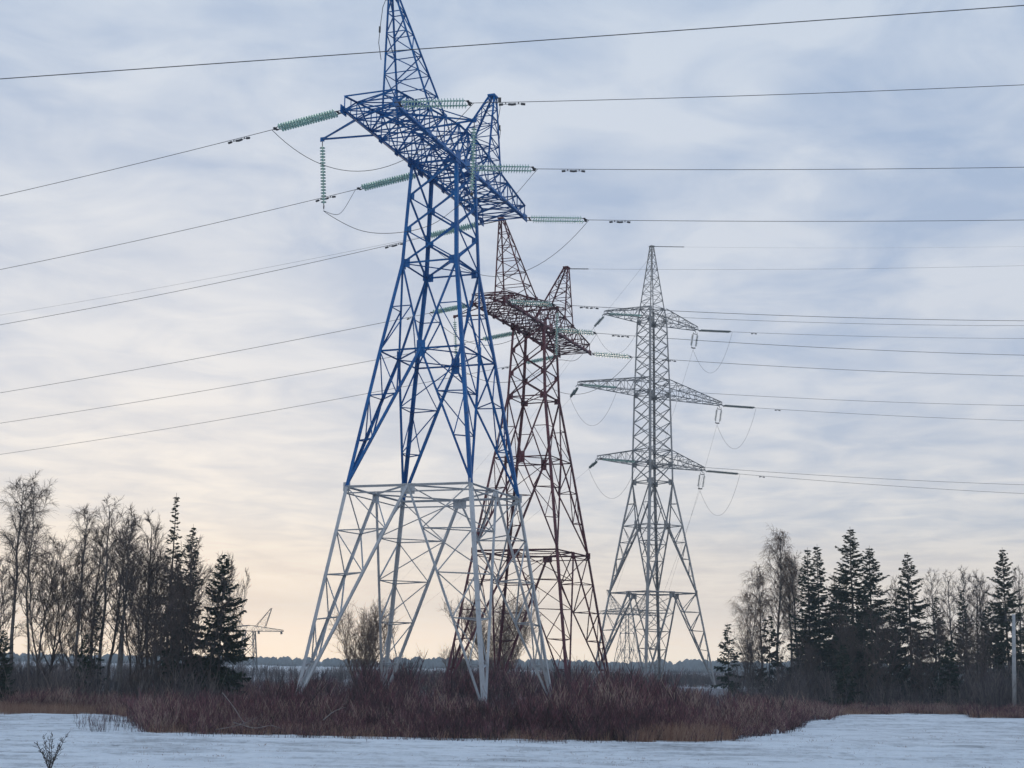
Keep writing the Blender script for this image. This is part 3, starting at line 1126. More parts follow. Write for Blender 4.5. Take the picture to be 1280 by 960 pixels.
def stems_mesh(name, B, M, T, r0, r1, tone, mt, sides=3):
    """thin three-sided shoots from B over M to T (arrays of points), all as one mesh"""
    n_ = len(B)
    P = np.stack([B, M, T], 1)
    d = T - B
    d /= np.linalg.norm(d, axis=1)[:, None] + 1e-9
    ref = np.zeros_like(d); ref[:, 0] = 1.0
    a = np.cross(d, ref); a /= np.linalg.norm(a, axis=1)[:, None] + 1e-9
    b_ = np.cross(d, a)
    rr = np.stack([r0, (r0 + r1) * .5, r1], 1)
    ang = np.arange(sides) * 2 * math.pi / sides
    V = P[:, :, None, :] + rr[:, :, None, None] * (np.cos(ang)[None, None, :, None] * a[:, None, None, :] + np.sin(ang)[None, None, :, None] * b_[:, None, None, :])
    V = V.reshape(-1, 3)
    base = np.arange(n_)[:, None, None, None] * (3 * sides)
    i = np.arange(2)[None, :, None, None] * sides
    j = np.arange(sides)[None, None, :, None]
    q = np.concatenate([base + i + j, base + i + (j + 1) % sides, base + i + sides + (j + 1) % sides, base + i + sides + j], -1).reshape(-1, 4)
    return link_mesh(name, V, q, mt, None, False, np.repeat(tone, 3 * sides))


def shoots(cx, cy, hts, per, lean, r, tone, seed, twigs=3, spread=0.35, old=1.0):
    """upright shoots in clumps, each with a few side twigs"""
    g_ = np.random.default_rng(seed)
    n_ = len(cx)
    X = np.repeat(cx, per); Y = np.repeat(cy, per); Hh = np.repeat(hts, per); tn = np.repeat(tone, per)
    k = n_ * per
    az = g_.uniform(0, 2 * math.pi, k)
    ro = g_.uniform(0, spread, k)
    Hh = Hh * g_.uniform(.55, 1.0, k)
    ln = np.abs(g_.normal(0, lean, k))
    bx, by = X + ro * np.cos(az), Y + ro * np.sin(az)
    B = np.stack([bx, by, gz(bx, by) - .05], 1)
    dx = np.stack([np.cos(az) * ln, np.sin(az) * ln, np.zeros(k)], 1)
    wob = g_.normal(0, .05, (k, 3))
    M = B + dx * Hh[:, None] * .4 + np.array([0, 0, 1.]) * (Hh * .5)[:, None] + wob * Hh[:, None]
    T = B + dx * Hh[:, None] + np.array([0, 0, 1.]) * Hh[:, None]
    r0 = r * g_.uniform(.6, 1.3, k) * np.clip(Hh / 2.0, .5, 1.5)
    st_ = g_.normal(0, .2, k)
    Bs, Ms, Ts, Rs, tns = [B], [M], [T], [r0], [tn * old + st_ * (.5 + .5 * old)]
    for t_ in range(twigs):
        f = g_.uniform(.3, .85, k)[:, None]
        s0 = np.where(f < .5, B + (M - B) * f * 2, M + (T - M) * (f - .5) * 2)
        a2 = g_.uniform(0, 2 * math.pi, k)
        L = Hh * g_.uniform(.18, .42, k)
        e = s0 + np.stack([np.cos(a2) * .45, np.sin(a2) * .45, np.full(k, .85)], 1) * L[:, None]
        Bs.append(s0); Ts.append(e); Ms.append((s0 + e) / 2 + g_.normal(0, .03, (k, 3))); Rs.append(r0 * .55); tns.append(tn + st_ + .08 + g_.normal(0, .06, k))
    B, M, T, r0, tn = map(np.concatenate, (Bs, Ms, Ts, Rs, tns))
    return B, M, T, r0, np.clip(tn, 0, 1)


def pix_x(px, Y):
    return at(px, 845, Y)[0]


# --- willow thicket round the feet of the pylons
PROF = [(-60, 866), (130, 862), (170, 858), (230, 852), (300, 850), (380, 846), (420, 836), (470, 829), (520, 827), (600, 832), (650, 831), (700, 829),
        (745, 827), (790, 836), (830, 848), (865, 860), (900, 866), (950, 866), (1000, 869), (1045, 874), (1320, 880)]
_px, _py = zip(*PROF)


def az_of(X, Y):
    return 640 + FPX * X / (Y * math.cos(PITCH))


NCL = 3600
u1 = rng.uniform(-160, 1450, NCL)
d1 = np.where(rng.random(NCL) < .42, rng.uniform(0, 7, NCL), np.where(rng.random(NCL) < .6, rng.uniform(5, 40, NCL), rng.uniform(30, 95, NCL)))
w_edge = np.interp(u1, _ex, [on_ground(x, y)[1] for x, y in EDGE])
Yc = w_edge + d1
Xc = np.array([pix_x(a, b_) for a, b_ in zip(u1, Yc)])
ok = beyond_edge(Xc, Yc) > rng.normal(.45, .45, NCL)
left_open = (u1 < 130) & (Yc < 84)                     # the grassy strip on the left stays low
right_open = (u1 > 1030) & (d1 > 14)
ok &= ~(left_open & (rng.random(NCL) < .93)) & ~(right_open & (rng.random(NCL) < .6))
u1, Xc, Yc, d1 = u1[ok], Xc[ok], Yc[ok], d1[ok]
be_ = beyond_edge(Xc, Yc)
cap = np.array([at(a, b_, c_)[2] for a, b_, c_ in zip(u1, np.interp(u1, _px, _py), Yc)])
# in front of the near pylon the willows are younger and lower, so its feet show
LOWX = [-60, 300, 360, 400, 470, 520, 590, 640, 700, 760, 820, 900, 1320]
LOWY = [868, 860, 857, 856, 852, 858, 874, 866, 860, 846, 852, 868, 880]
capf = np.array([at(a, b_, c_)[2] for a, b_, c_ in zip(u1, np.interp(u1, LOWX, LOWY), Yc)])
cap = np.where(Yc < 99, np.minimum(cap, np.maximum(capf, .55)), cap)
hgt = np.minimum(np.maximum(cap, .35), .75 + np.minimum(be_, 6) * .12 + np.clip(be_ - 6, 0, 40) * .06)
hgt = hgt * (0.86 + .26 * np.sin(Xc * .55 + 1.3 * np.sin(Yc * .3)) * np.sin(Yc * .41 + Xc * .2)) * rng.uniform(.6, 1.28, len(Xc))
tone = .34 + .22 * np.sin(Xc * .21 + 1.0) * np.sin(Yc * .17 + .6) + rng.normal(0, .17, len(Xc)) + np.where((u1 < 210) | (u1 > 860), .22, 0)
B, M, T, r0, tn = shoots(Xc, Yc, hgt, 17, .34, .022, tone + .16, 5, 6, .55, .34)
# a few lone shoots on the snow at the thicket's left tip and along its front
ux = np.r_[190 - 95 * rng.random(60) ** 1.6, rng.uniform(190, 1000, 70)]
yx = np.r_[rng.uniform(896, 917, 60), np.interp(ux[60:], _ex, _ey) + np.abs(rng.normal(0, 1.6, 70))]
PX = np.array([on_ground(a, b_) for a, b_ in zip(ux, yx)])
extra = shoots(PX[:, 0], PX[:, 1], rng.uniform(.2, .9, 130), 5, .3, .016, rng.uniform(.2, .7, 130), 6, 3, .5, .4)
B, M, T, r0, tn = [np.concatenate(q) for q in zip((B, M, T, r0, tn), extra)]
o = stems_mesh('willow_thicket', B, M, T, r0, r0 * .45, tn, M_WILLOW)
tag(o, 'dense leafless maroon willow thicket growing round the pylon feet', 'willow thicket', kind='stuff')

# --- low brush under the trees
NB = 3400
ub = np.r_[rng.uniform(-220, 300, 1400), rng.uniform(908, 1500, NB - 1400)]
Yb = np.where(ub < 400, rng.uniform(86, 135, NB), rng.uniform(112, 170, NB))
Xb = np.array([pix_x(a, b_) for a, b_ in zip(ub, Yb)])
cl = np.sin(Xb * .33 + 2 * np.sin(Yb * .11)) * np.sin(Yb * .19 + Xb * .11 + .7) + .5 * np.sin(Xb * .91 + Yb * .5)
keep = rng.random(NB) < .45 + .45 * cl
hb_ = np.where(ub < 400, rng.uniform(.8, 3.2, NB), rng.uniform(1.0, 3.4, NB) * (1 + .55 * np.clip(cl, -.6, 1)) * np.clip((ub - 830) / 160, .4, 1))
Xb, Yb, hb_ = Xb[keep], Yb[keep], hb_[keep]
NM = 3400                                                      # brush in the middle distance, behind the pylons
um = np.r_[rng.uniform(-60, 960, NM - 800), rng.uniform(690, 960, 800)]
Ym = np.where(um > 690, rng.uniform(228, 330, NM), rng.uniform(150, 330, NM))
Xm = np.array([pix_x(a, b_) for a, b_ in zip(um, Ym)])
hm = rng.uniform(1.2, 2.7, NM) * (1 + .3 * np.sin(Xm * .2) * np.sin(Ym * .1))
Xb, Yb, hb_ = np.r_[Xb, Xm], np.r_[Yb, Ym], np.r_[hb_, hm]
B, M, T, r0, tn = shoots(Xb, Yb, hb_, 9, .26, .018, rng.uniform(.0, .9, len(Xb)), 8, 4, .9)
o = stems_mesh('undergrowth', B, M, T, r0, r0 * .4, tn, M_UNDER)
tag(o, 'dark leafless brush filling the ground between and behind the trees', 'undergrowth', kind='stuff')

# --- dry grass along the edges
NG = 6100
ug = np.r_[rng.uniform(-40, 165, 3900), rng.uniform(790, 915, 600), rng.uniform(1030, 1320, 1000), rng.uniform(180, 830, NG - 5500)]
wg = np.interp(ug, _ex, [on_ground(x, y)[1] for x, y in EDGE])
dg = np.where(ug < 175, rng.uniform(.2, 12, NG), np.where(ug > 1000, rng.uniform(.3, 6, NG), rng.uniform(-.2, 2.6, NG)))
Yg = wg + dg
Xg = np.array([pix_x(a, b_) for a, b_ in zip(ug, Yg)])
okg = beyond_edge(Xg, Yg) > -.25
Xg, Yg, ug = Xg[okg], Yg[okg], ug[okg]
hg = rng.uniform(.3, .75, len(Xg)) * np.where((ug > 800) & (ug < 915), 1.25, 1)
B, M, T, r0, tn = shoots(Xg, Yg, hg, 8, .42, .012, rng.uniform(.1, .9, len(Xg)), 9, 0, .3)
o = stems_mesh('dry_grass', B, M, T, r0, r0 * .3, tn, M_GRASS)
tag(o, 'straw coloured dry grass along the edge of the snow', 'dry grass', kind='stuff')

# --- stubble poking through the snow
NS = 7000
Ys = 40 + 40 * rng.random(NS) ** 1.5
Xs = rng.uniform(-.45, .45, NS) * Ys
row = np.round(Ys / 1.3) * 1.3
Ys = np.where(rng.random(NS) < .6, row + rng.normal(0, .06, NS), Ys)
oks = beyond_edge(Xs, Ys) < -.3
oks &= (np.sin(Xs * .6 + Ys) * np.sin(Ys * .9 + Xs * .13) > -.1)
Xs, Ys = Xs[oks], Ys[oks]
B, M, T, r0, tn = shoots(Xs, Ys, rng.uniform(.04, .15, len(Xs)), 3, .8, .013, rng.uniform(0, .5, len(Xs)), 10, 0, .12)
o = stems_mesh('stubble', B, M, T, r0, r0 * .6, tn, M_GRASS)
tag(o, 'short crop stubble poking through the thin snow', 'stubble', kind='stuff')

# --- far-off wood at the horizon
NF = 2600
Yf = rng.uniform(1250, 1780, NF)
Xf = rng.uniform(-.5, .5, NF) * Yf * 1.3
hf = (6.2 + 3.6 * np.clip((Xf / Yf + .2) / .4, 0, 1)) * rng.uniform(.55, 1.35, NF) * (1 + .18 * np.sin(Xf * .011) * np.sin(Xf * .031 + 1)) * (.2 + .8 * Yf / 1500)
k6 = np.arange(7) * 2 * math.pi / 7
rw = hf * rng.uniform(.35, .8, NF)
zz = gz(Xf, Yf)
lev = [(0.0, 1.0), (.45, .95), (.8, .55), (1.0, .06)]
V = np.stack([np.stack([Xf[:, None] + rw[:, None] * q * np.cos(k6), Yf[:, None] + rw[:, None] * q * np.sin(k6), (zz + hf * h_)[:, None] + 0 * k6], -1) for h_, q in lev], 1)
V += rng.normal(0, .25, V.shape)
base = np.arange(NF)[:, None, None, None] * 28
i = np.arange(3)[None, :, None, None] * 7
j = np.arange(7)[None, None, :, None]
q = np.concatenate([base + i + j, base + i + (j + 1) % 7, base + i + 7 + (j + 1) % 7, base + i + 7 + j], -1).reshape(-1, 4)
M_FARWOOD = paint('far_wood', (0.05, 0.055, 0.055), (0.09, 0.09, 0.085), 0.9, scale=.05)
o = link_mesh('distant_forest', V.reshape(-1, 3), q, M_FARWOOD)
tag(o, 'distant forest band fading to blue along the horizon', 'distant forest', kind='stuff')


# --- trees
class Sk:
    def __init__(self, seed):
        self.r = random.Random(seed)
        self.wood, self.tw = MB(), []

    def vec(self, s):
        return np.array([self.r.gauss(0, s), self.r.gauss(0, s), self.r.gauss(0, s)])


def bare_tree(seed, h, spread, n1, start=.25, rise=.9, droop=0.0, trunks=1, r0=None, fan=.12, n2=8, n3=7, twig_r=.0095, fine=1.15):
    """trunk(s) and limbs in one mesh; second- and third-order twigs in the crown"""
    S = Sk(seed)
    r_ = S.r
    r0 = r0 or h * .011
    for tr in range(trunks):
        a0 = r_.uniform(0, 6.28) if trunks > 1 else 0
        ht = h * (1 if tr == 0 else r_.uniform(.72, .97))
        tilt = (fan * r_.uniform(.5, 1.3) if trunks > 1 else fan * .25)
        d = np.array([math.cos(a0) * tilt, math.sin(a0) * tilt, 1.0])
        pts = [np.array([math.cos(a0) * .18 * (trunks > 1), math.sin(a0) * .18 * (trunks > 1), -.2])]
        m_ = 11
        for i_ in range(1, m_):
            pts.append(pts[-1] + (d + S.vec(.055) * np.array([1, 1, .2])) * ht / (m_ - 1))
        pts = np.array(pts)
        rad = r0 * (1 if trunks == 1 else .62) * np.linspace(1, .10, m_) ** .85
        S.wood.tube(pts, rad, 6)
        cnt = int(n1 * (1 if trunks == 1 else .65))
        for b_ in range(cnt):
            f = start + (1 - start) * ((b_ + r_.random()) / cnt) ** .85 * .985
            x = f * (m_ - 1)
            i_ = min(int(x), m_ - 2)
            p = pts[i_] + (pts[i_ + 1] - pts[i_]) * (x - i_)
            az = b_ * 2.4 + r_.uniform(-.5, .5)
            prof = math.sin(math.pi * min(.98, (.18 + .82 * (f - start) / (1 - start)))) ** .7
            L = spread * (.35 + .75 * prof) * r_.uniform(.65, 1.2)
            dd = np.array([math.cos(az), math.sin(az), rise * r_.uniform(.6, 1.5)])
            dd /= np.linalg.norm(dd)
            q = [p]
            for s_ in range(4):
                dd = dd + np.array([0, 0, .13]) + S.vec(.10)
                dd /= np.linalg.norm(dd)
                q.append(q[-1] + dd * L / 4)
            q = np.array(q)
            rb = min(np.interp(f, np.linspace(0, 1, m_), rad) * .6, .05)
            S.wood.tube(q, rb * np.linspace(1, .25, 5), 4, False)
            for c_ in range(n2):
                f2 = r_.uniform(.2, 1.0) * 3.99
                k_ = int(f2)
                p2 = q[k_] + (q[k_ + 1] - q[k_]) * (f2 - k_)
                d2 = (q[k_ + 1] - q[k_])
                d2 = d2 / np.linalg.norm(d2) + S.vec(.55) + np.array([0, 0, .25 - droop * .6])
                d2 /= np.linalg.norm(d2)
                L2 = L * r_.uniform(.25, .5)
                e2 = p2 + d2 * L2
                m2 = (p2 + e2) / 2 + S.vec(.04 * L2)
                S.tw.append((p2, m2, e2, twig_r * 1.5))
                for t_ in range(n3):
                    f3 = r_.uniform(.25, 1.0)
                    p3 = p2 + (e2 - p2) * f3
                    d3 = d2 + S.vec(.5) + np.array([0, 0, .2 - droop * 1.3])
                    d3 /= np.linalg.norm(d3)
                    L3 = L2 * r_.uniform(.35, .8) * fine
                    e3 = p3 + d3 * L3 + np.array([0, 0, -droop * .3 * L3])
                    S.tw.append((p3, (p3 + e3) / 2 + np.array([0, 0, droop * .12 * L3]), e3, twig_r))
    return S


def make_bare(name, S, bark, twigm, seed):
    root = empty(name)
    S.wood.build('trunk', bark, root, smooth=True)
    B, M, T, rr = zip(*S.tw)
    rr = np.array(rr)
    g_ = np.random.default_rng(seed)
    c = stems_mesh('crown', np.array(B), np.array(M), np.array(T), rr, rr * .55, np.clip(g_.normal(.45, .2, len(rr)), 0, 1), twigm)
    c.parent = root
    return root


def make_spruce(name, seed, h, wbase, whorls=None, bare_to=.04, density=1.0, gap=0.0, top_thin=0.0, twin=False):
    r_ = np.random.default_rng(seed)
    root = empty(name)
    mb = MB()
    zs = np.linspace(-.2, h, 8)
    wob = np.cumsum(r_.normal(0, .02 * h / 15, (8, 2)), 0)
    mb.tube(np.c_[wob, zs], h * .0105 * np.linspace(1, .08, 8), 6)
    nbr = whorls or int(h * 19 * (1 - bare_to))
    Vs, tones = [], []
    az = 0.0
    for w_ in range(nbr):
        u_ = (w_ + r_.uniform(-.5, .5)) / nbr
        f = min(max(bare_to + (1 - bare_to) * u_, bare_to), .975)
        if r_.random() < gap * (1.25 - f):
            continue
        z = f * h
        env = wbase * ((1 - f) ** .82 + .05 * math.sin(f * 23 + seed) * (1 - f)) * (1.0 - top_thin * max(0, (f - .5) / .5) * .7)
        env = max(env, .10)
        az = r_.uniform(0, 6.283)
        L = env * (r_.uniform(.5, 1.08) if r_.random() < .82 else r_.uniform(.95, 1.4))
        slope = .95 * f - .66 + r_.normal(0, .16)
        t_ = np.linspace(0, 1, 5)
        cx_, cy_ = np.interp(z, zs, wob[:, 0]), np.interp(z, zs, wob[:, 1])
        px_ = cx_ + math.cos(az) * L * t_
        py_ = cy_ + math.sin(az) * L * t_
        pz_ = z + slope * L * t_ + (.16 + .2 * r_.random()) * L * t_ ** 2.4
        pts = np.c_[px_, py_, pz_]
        mb.tube(pts[::2], .02 * np.array([1, .6, .2]) * (h / 15), 3, False)
        ns = max(8, int(L * 36 * density))
        ts = r_.uniform(.05, 1.0, ns) ** .75
        base = np.c_[np.interp(ts, t_, px_), np.interp(ts, t_, py_), np.interp(ts, t_, pz_)]
        sd_ = np.where(r_.random(ns) < .5, -1, 1)
        ax = np.array([math.cos(az), math.sin(az), .0])
        lat = np.array([-math.sin(az), math.cos(az), 0.0])
        ll = (0.14 + .34 * (1 - ts) * L * .6 + .10) * r_.uniform(.5, 1.4, ns)
        ll = np.minimum(ll, .85)
        dr = r_.uniform(-.1, 1.1, ns) * (1.1 - .9 * f)
        d = ax[None] * r_.uniform(.25, .9, ns)[:, None] + lat[None] * (sd_ * r_.uniform(.15, .8, ns))[:, None] - np.array([0, 0, 1.0])[None] * dr[:, None]
        tip = base + d * ll[:, None]
        wv = np.cross(d, r_.normal(0, 1, (ns, 3)))
        wv /= np.linalg.norm(wv, axis=1)[:, None] + 1e-9
        wd = (.03 + .055 * r_.random(ns))[:, None]
        mid = base * .55 + tip * .45
        Vs.append(np.stack([base, mid + wv * wd, tip, mid - wv * wd], 1))
        tones.append(np.repeat(np.clip(r_.normal(.42, .22, ns), 0, 1), 4))
    tr = mb.build('trunk', M_BARK, root, smooth=True)
    V = np.concatenate(Vs).reshape(-1, 3)
    Fq = np.arange(len(V)).reshape(-1, 4)
    c = link_mesh('crown', V, Fq, M_NEEDLE, root, False, np.concatenate(tones))
    return root


PROTO = {}


def proto(key, make, h):
    PROTO[key] = [make, h, False]


def birch(seed, h, sp, n1, bark=M_BIRCH, tw=M_TWIG, name='birch_tree', **kw):
    return make_bare(name, bare_tree(seed, h, sp, n1, **kw), bark, tw, seed)


M_TWIGBARK = paint('pale_bark', (0.13, 0.09, 0.07), (0.21, 0.15, 0.115), 0.9, scale=2)
PROTO['tall'] = (birch(21, 17, 2.4, 30, start=.42, rise=1.4, droop=.5, fan=.10, n2=10, n3=8), 17)
PROTO['fork'] = (birch(22, 17, 2.6, 34, start=.38, rise=1.5, droop=.4, trunks=2, fan=.11, n2=10, n3=8), 17)
PROTO['slim'] = (birch(23, 14, 1.8, 26, start=.30, rise=1.2, droop=.3, fan=.08, n2=9, n3=7), 14)
PROTO['alder'] = (birch(24, 11, 2.4, 34, bark=M_BARK, name='bare_tree', start=.15, rise=1.2, trunks=3, fan=.16, n2=8, n3=6), 11)
PROTO['slim2'] = (birch(25, 13, 2.0, 30, bark=M_BARK, name='bare_tree', start=.22, rise=1.0, fan=.12, n2=9, n3=7), 13)
PROTO['scrub'] = (birch(26, 9, 1.7, 26, bark=M_BARK, name='bare_tree', start=.12, rise=1.4, trunks=2, fan=.2, n2=8, n3=6), 9)
PROTO['pale'] = (birch(27, 15, 2.9, 36, tw=M_TWIGPALE, start=.22, rise=1.7, droop=.7, trunks=2, fan=.10, n2=10, n3=8), 15)
PROTO['paletall'] = (birch(28, 18, 2.7, 40, tw=M_TWIGPALE, start=.34, rise=1.5, droop=.9, fan=.06, n2=11, n3=8), 18)
PROTO['round'] = (birch(29, 7, 2.4, 44, bark=M_TWIGBARK, tw=M_TWIGPALE, name='bare_bush', start=.10, rise=1.9, trunks=9, fan=.42, n2=5, n3=3, twig_r=.0085), 7)
PROTO['wide'] = (birch(30, 7.5, 2.6, 44, bark=M_TWIGBARK, tw=M_TWIGPALE, name='bare_bush', start=.08, rise=1.5, trunks=12, fan=.62, n2=5, n3=3, twig_r=.0085), 7.5)
PROTO['spruce'] = (make_spruce('spruce_tree', 31, 17, 3.9, gap=.08), 17)
PROTO['spruce2'] = (make_spruce('spruce_tree', 32, 16, 3.6, gap=.06), 16)
PROTO['spruce3'] = (make_spruce('spruce_tree', 37, 16, 4.0, gap=.16, bare_to=.08), 16)
PROTO['spruce_slim'] = (make_spruce('spruce_tree', 33, 15, 2.5, gap=.1), 15)
PROTO['spruce_slim2'] = (make_spruce('spruce_tree', 38, 15, 2.8, gap=.2, bare_to=.12, top_thin=.3), 15)
PROTO['spruce_thin'] = (make_spruce('spruce_tree', 34, 17, 2.5, gap=.66, bare_to=.22, density=.75, top_thin=.7), 17)
PROTO['spruce_dense'] = (make_spruce('spruce_tree', 35, 11.5, 3.3, gap=.03, bare_to=.12, density=1.25), 11.5)
PROTO['spruce_dense2'] = (make_spruce('spruce_tree', 39, 11.5, 2.4, gap=.2, bare_to=.06, density=1.0), 11.5)
PROTO['young_sparse'] = (make_spruce('spruce_tree', 41, 5.5, 1.5, whorls=110, gap=.45, density=.8, bare_to=.12), 5.5)
PROTO['young'] = (make_spruce('spruce_tree', 36, 5.5, 1.45, whorls=170, gap=.2, density=1.2), 5.5)
USED = set()
PARTS = {k: list(v[0].children) for k, v in PROTO.items()}
trng = random.Random(5)


def tree(key, px, top, Y, label, cat, group, lean=0.0, wide=1.0):
    root, h = PROTO[key]
    ztop = at(px, top, Y)[2]
    x = pix_x(px, Y) if False else at(px, 850, Y)[0]
    z = float(gz(x, Y))
    if key in USED:
        o = root.copy()
        COL.objects.link(o)
        for ch in PARTS[key]:
            c = ch.copy()
            COL.objects.link(c)
            c.parent = o
    else:
        o = root
        USED.add(key)
    s = (ztop - z) / h
    o.location = (x, Y, z)
    o.scale = (s * wide, s * wide, s)
    o.rotation_euler = (0, lean, trng.uniform(0, 6.28)) if lean == 0 else (0, lean, 0)
    tag(o, label, cat, group)
    return o


GL, GR = 'trees of the left wood', 'trees of the right wood'
for a in [
    # left wood
    ('tall', 12, 612, 104, 'tall bare birch at the left edge of the photo, its crown cut by the frame', 'birch'),
    ('fork', 40, 609, 100, 'tall forked bare birch with a high round crown, second from the left edge', 'birch'),
    ('alder', 52, 678, 95, 'low many-stemmed bare tree in front of the forked birch', 'bare tree'),
    ('scrub', -2, 690, 92, 'short bare tree half outside the left edge of the photo', 'bare tree'),
    ('tall', 92, 644, 106, 'bare birch with a flat-topped crown and bare lower trunk', 'birch'),
    ('slim', 122, 630, 110, 'bare birch with a tall feathery crown beside the flat-topped one', 'birch'),
    ('slim2', 136, 655, 118, 'thin dark bare tree just right of the feathery birch', 'bare tree'),
    ('slim', 152, 664, 104, 'bare birch with crooked upper limbs left of the spruces', 'birch'),
    ('alder', 165, 672, 98, 'spreading many-stemmed bare tree in the middle of the left wood', 'bare tree'),
    ('slim2', 180, 652, 112, 'bare tree with wide top branches touching the tallest left spruce', 'bare tree'),
    ('scrub', 110, 735, 94, 'small bare tree under the feathery birch', 'bare tree'),
    ('scrub', 205, 742, 92, 'small bare tree at the foot of the tallest left spruce', 'bare tree'),
    ('slim2', 196, 690, 100, 'dark bare tree crowding the left side of the tallest left spruce', 'bare tree'),
    ('scrub', 252, 715, 96, 'small bare tree between the two right-hand spruces of the left wood', 'bare tree'),
    ('slim', 240, 685, 120, 'slender bare birch behind the two middle spruces of the left wood', 'birch'),
    ('scrub', 284, 706, 112, 'sparse bare tree with long bare branches at the right end of the left wood', 'bare tree', GL, 0.0, .5),
    ('spruce_thin', 205, 616, 110, 'tallest spruce of the left wood, with a sparse spindly top', 'spruce'),
    ('spruce_slim2', 231, 655, 106, 'narrow spruce with layered boughs, second tallest on the left', 'spruce'),
    ('spruce_slim', 214, 690, 116, 'dark spruce squeezed between the two tallest left ones', 'spruce'),
    ('spruce_dense', 272, 690, 98, 'dense dark spruce standing right of the other left spruces', 'spruce'),
    ('alder', 84, 715, 108, 'low many-stemmed bare tree at the foot of the flat-topped birch', 'bare tree'),
    ('scrub', 192, 705, 108, 'small bare tree left of the tallest left spruce', 'bare tree'),
    ('slim2', 108, 668, 116, 'thin dark bare tree between the flat-topped birch and the feathery birch', 'bare tree'),
    ('slim', 143, 640, 122, 'slender bare birch between the feathery birch and the crooked one', 'birch'),
    ('scrub', 176, 728, 90, 'small bare tree in front of the spreading many-stemmed one', 'bare tree'),
    ('alder', 222, 690, 96, 'many-stemmed bare tree wrapped round the two middle left spruces', 'bare tree'),
    ('slim2', 262, 700, 114, 'bare tree showing behind the dense dark left spruce', 'bare tree'),
    ('spruce_thin', 116, 742, 96, 'thin young spruce with a few bare boughs under the left birches', 'spruce', GL, 0.0, 1.0),
    ('young_sparse', 103, 792, 92, 'little young spruce under the left birches', 'spruce', GL, 0.0, .7),
    ('spruce_dense', 0, 786, 88, 'dark low spruce at the left edge of the photo', 'spruce'),
]:
    tree(*(a if len(a) > 6 else a + (GL,)))
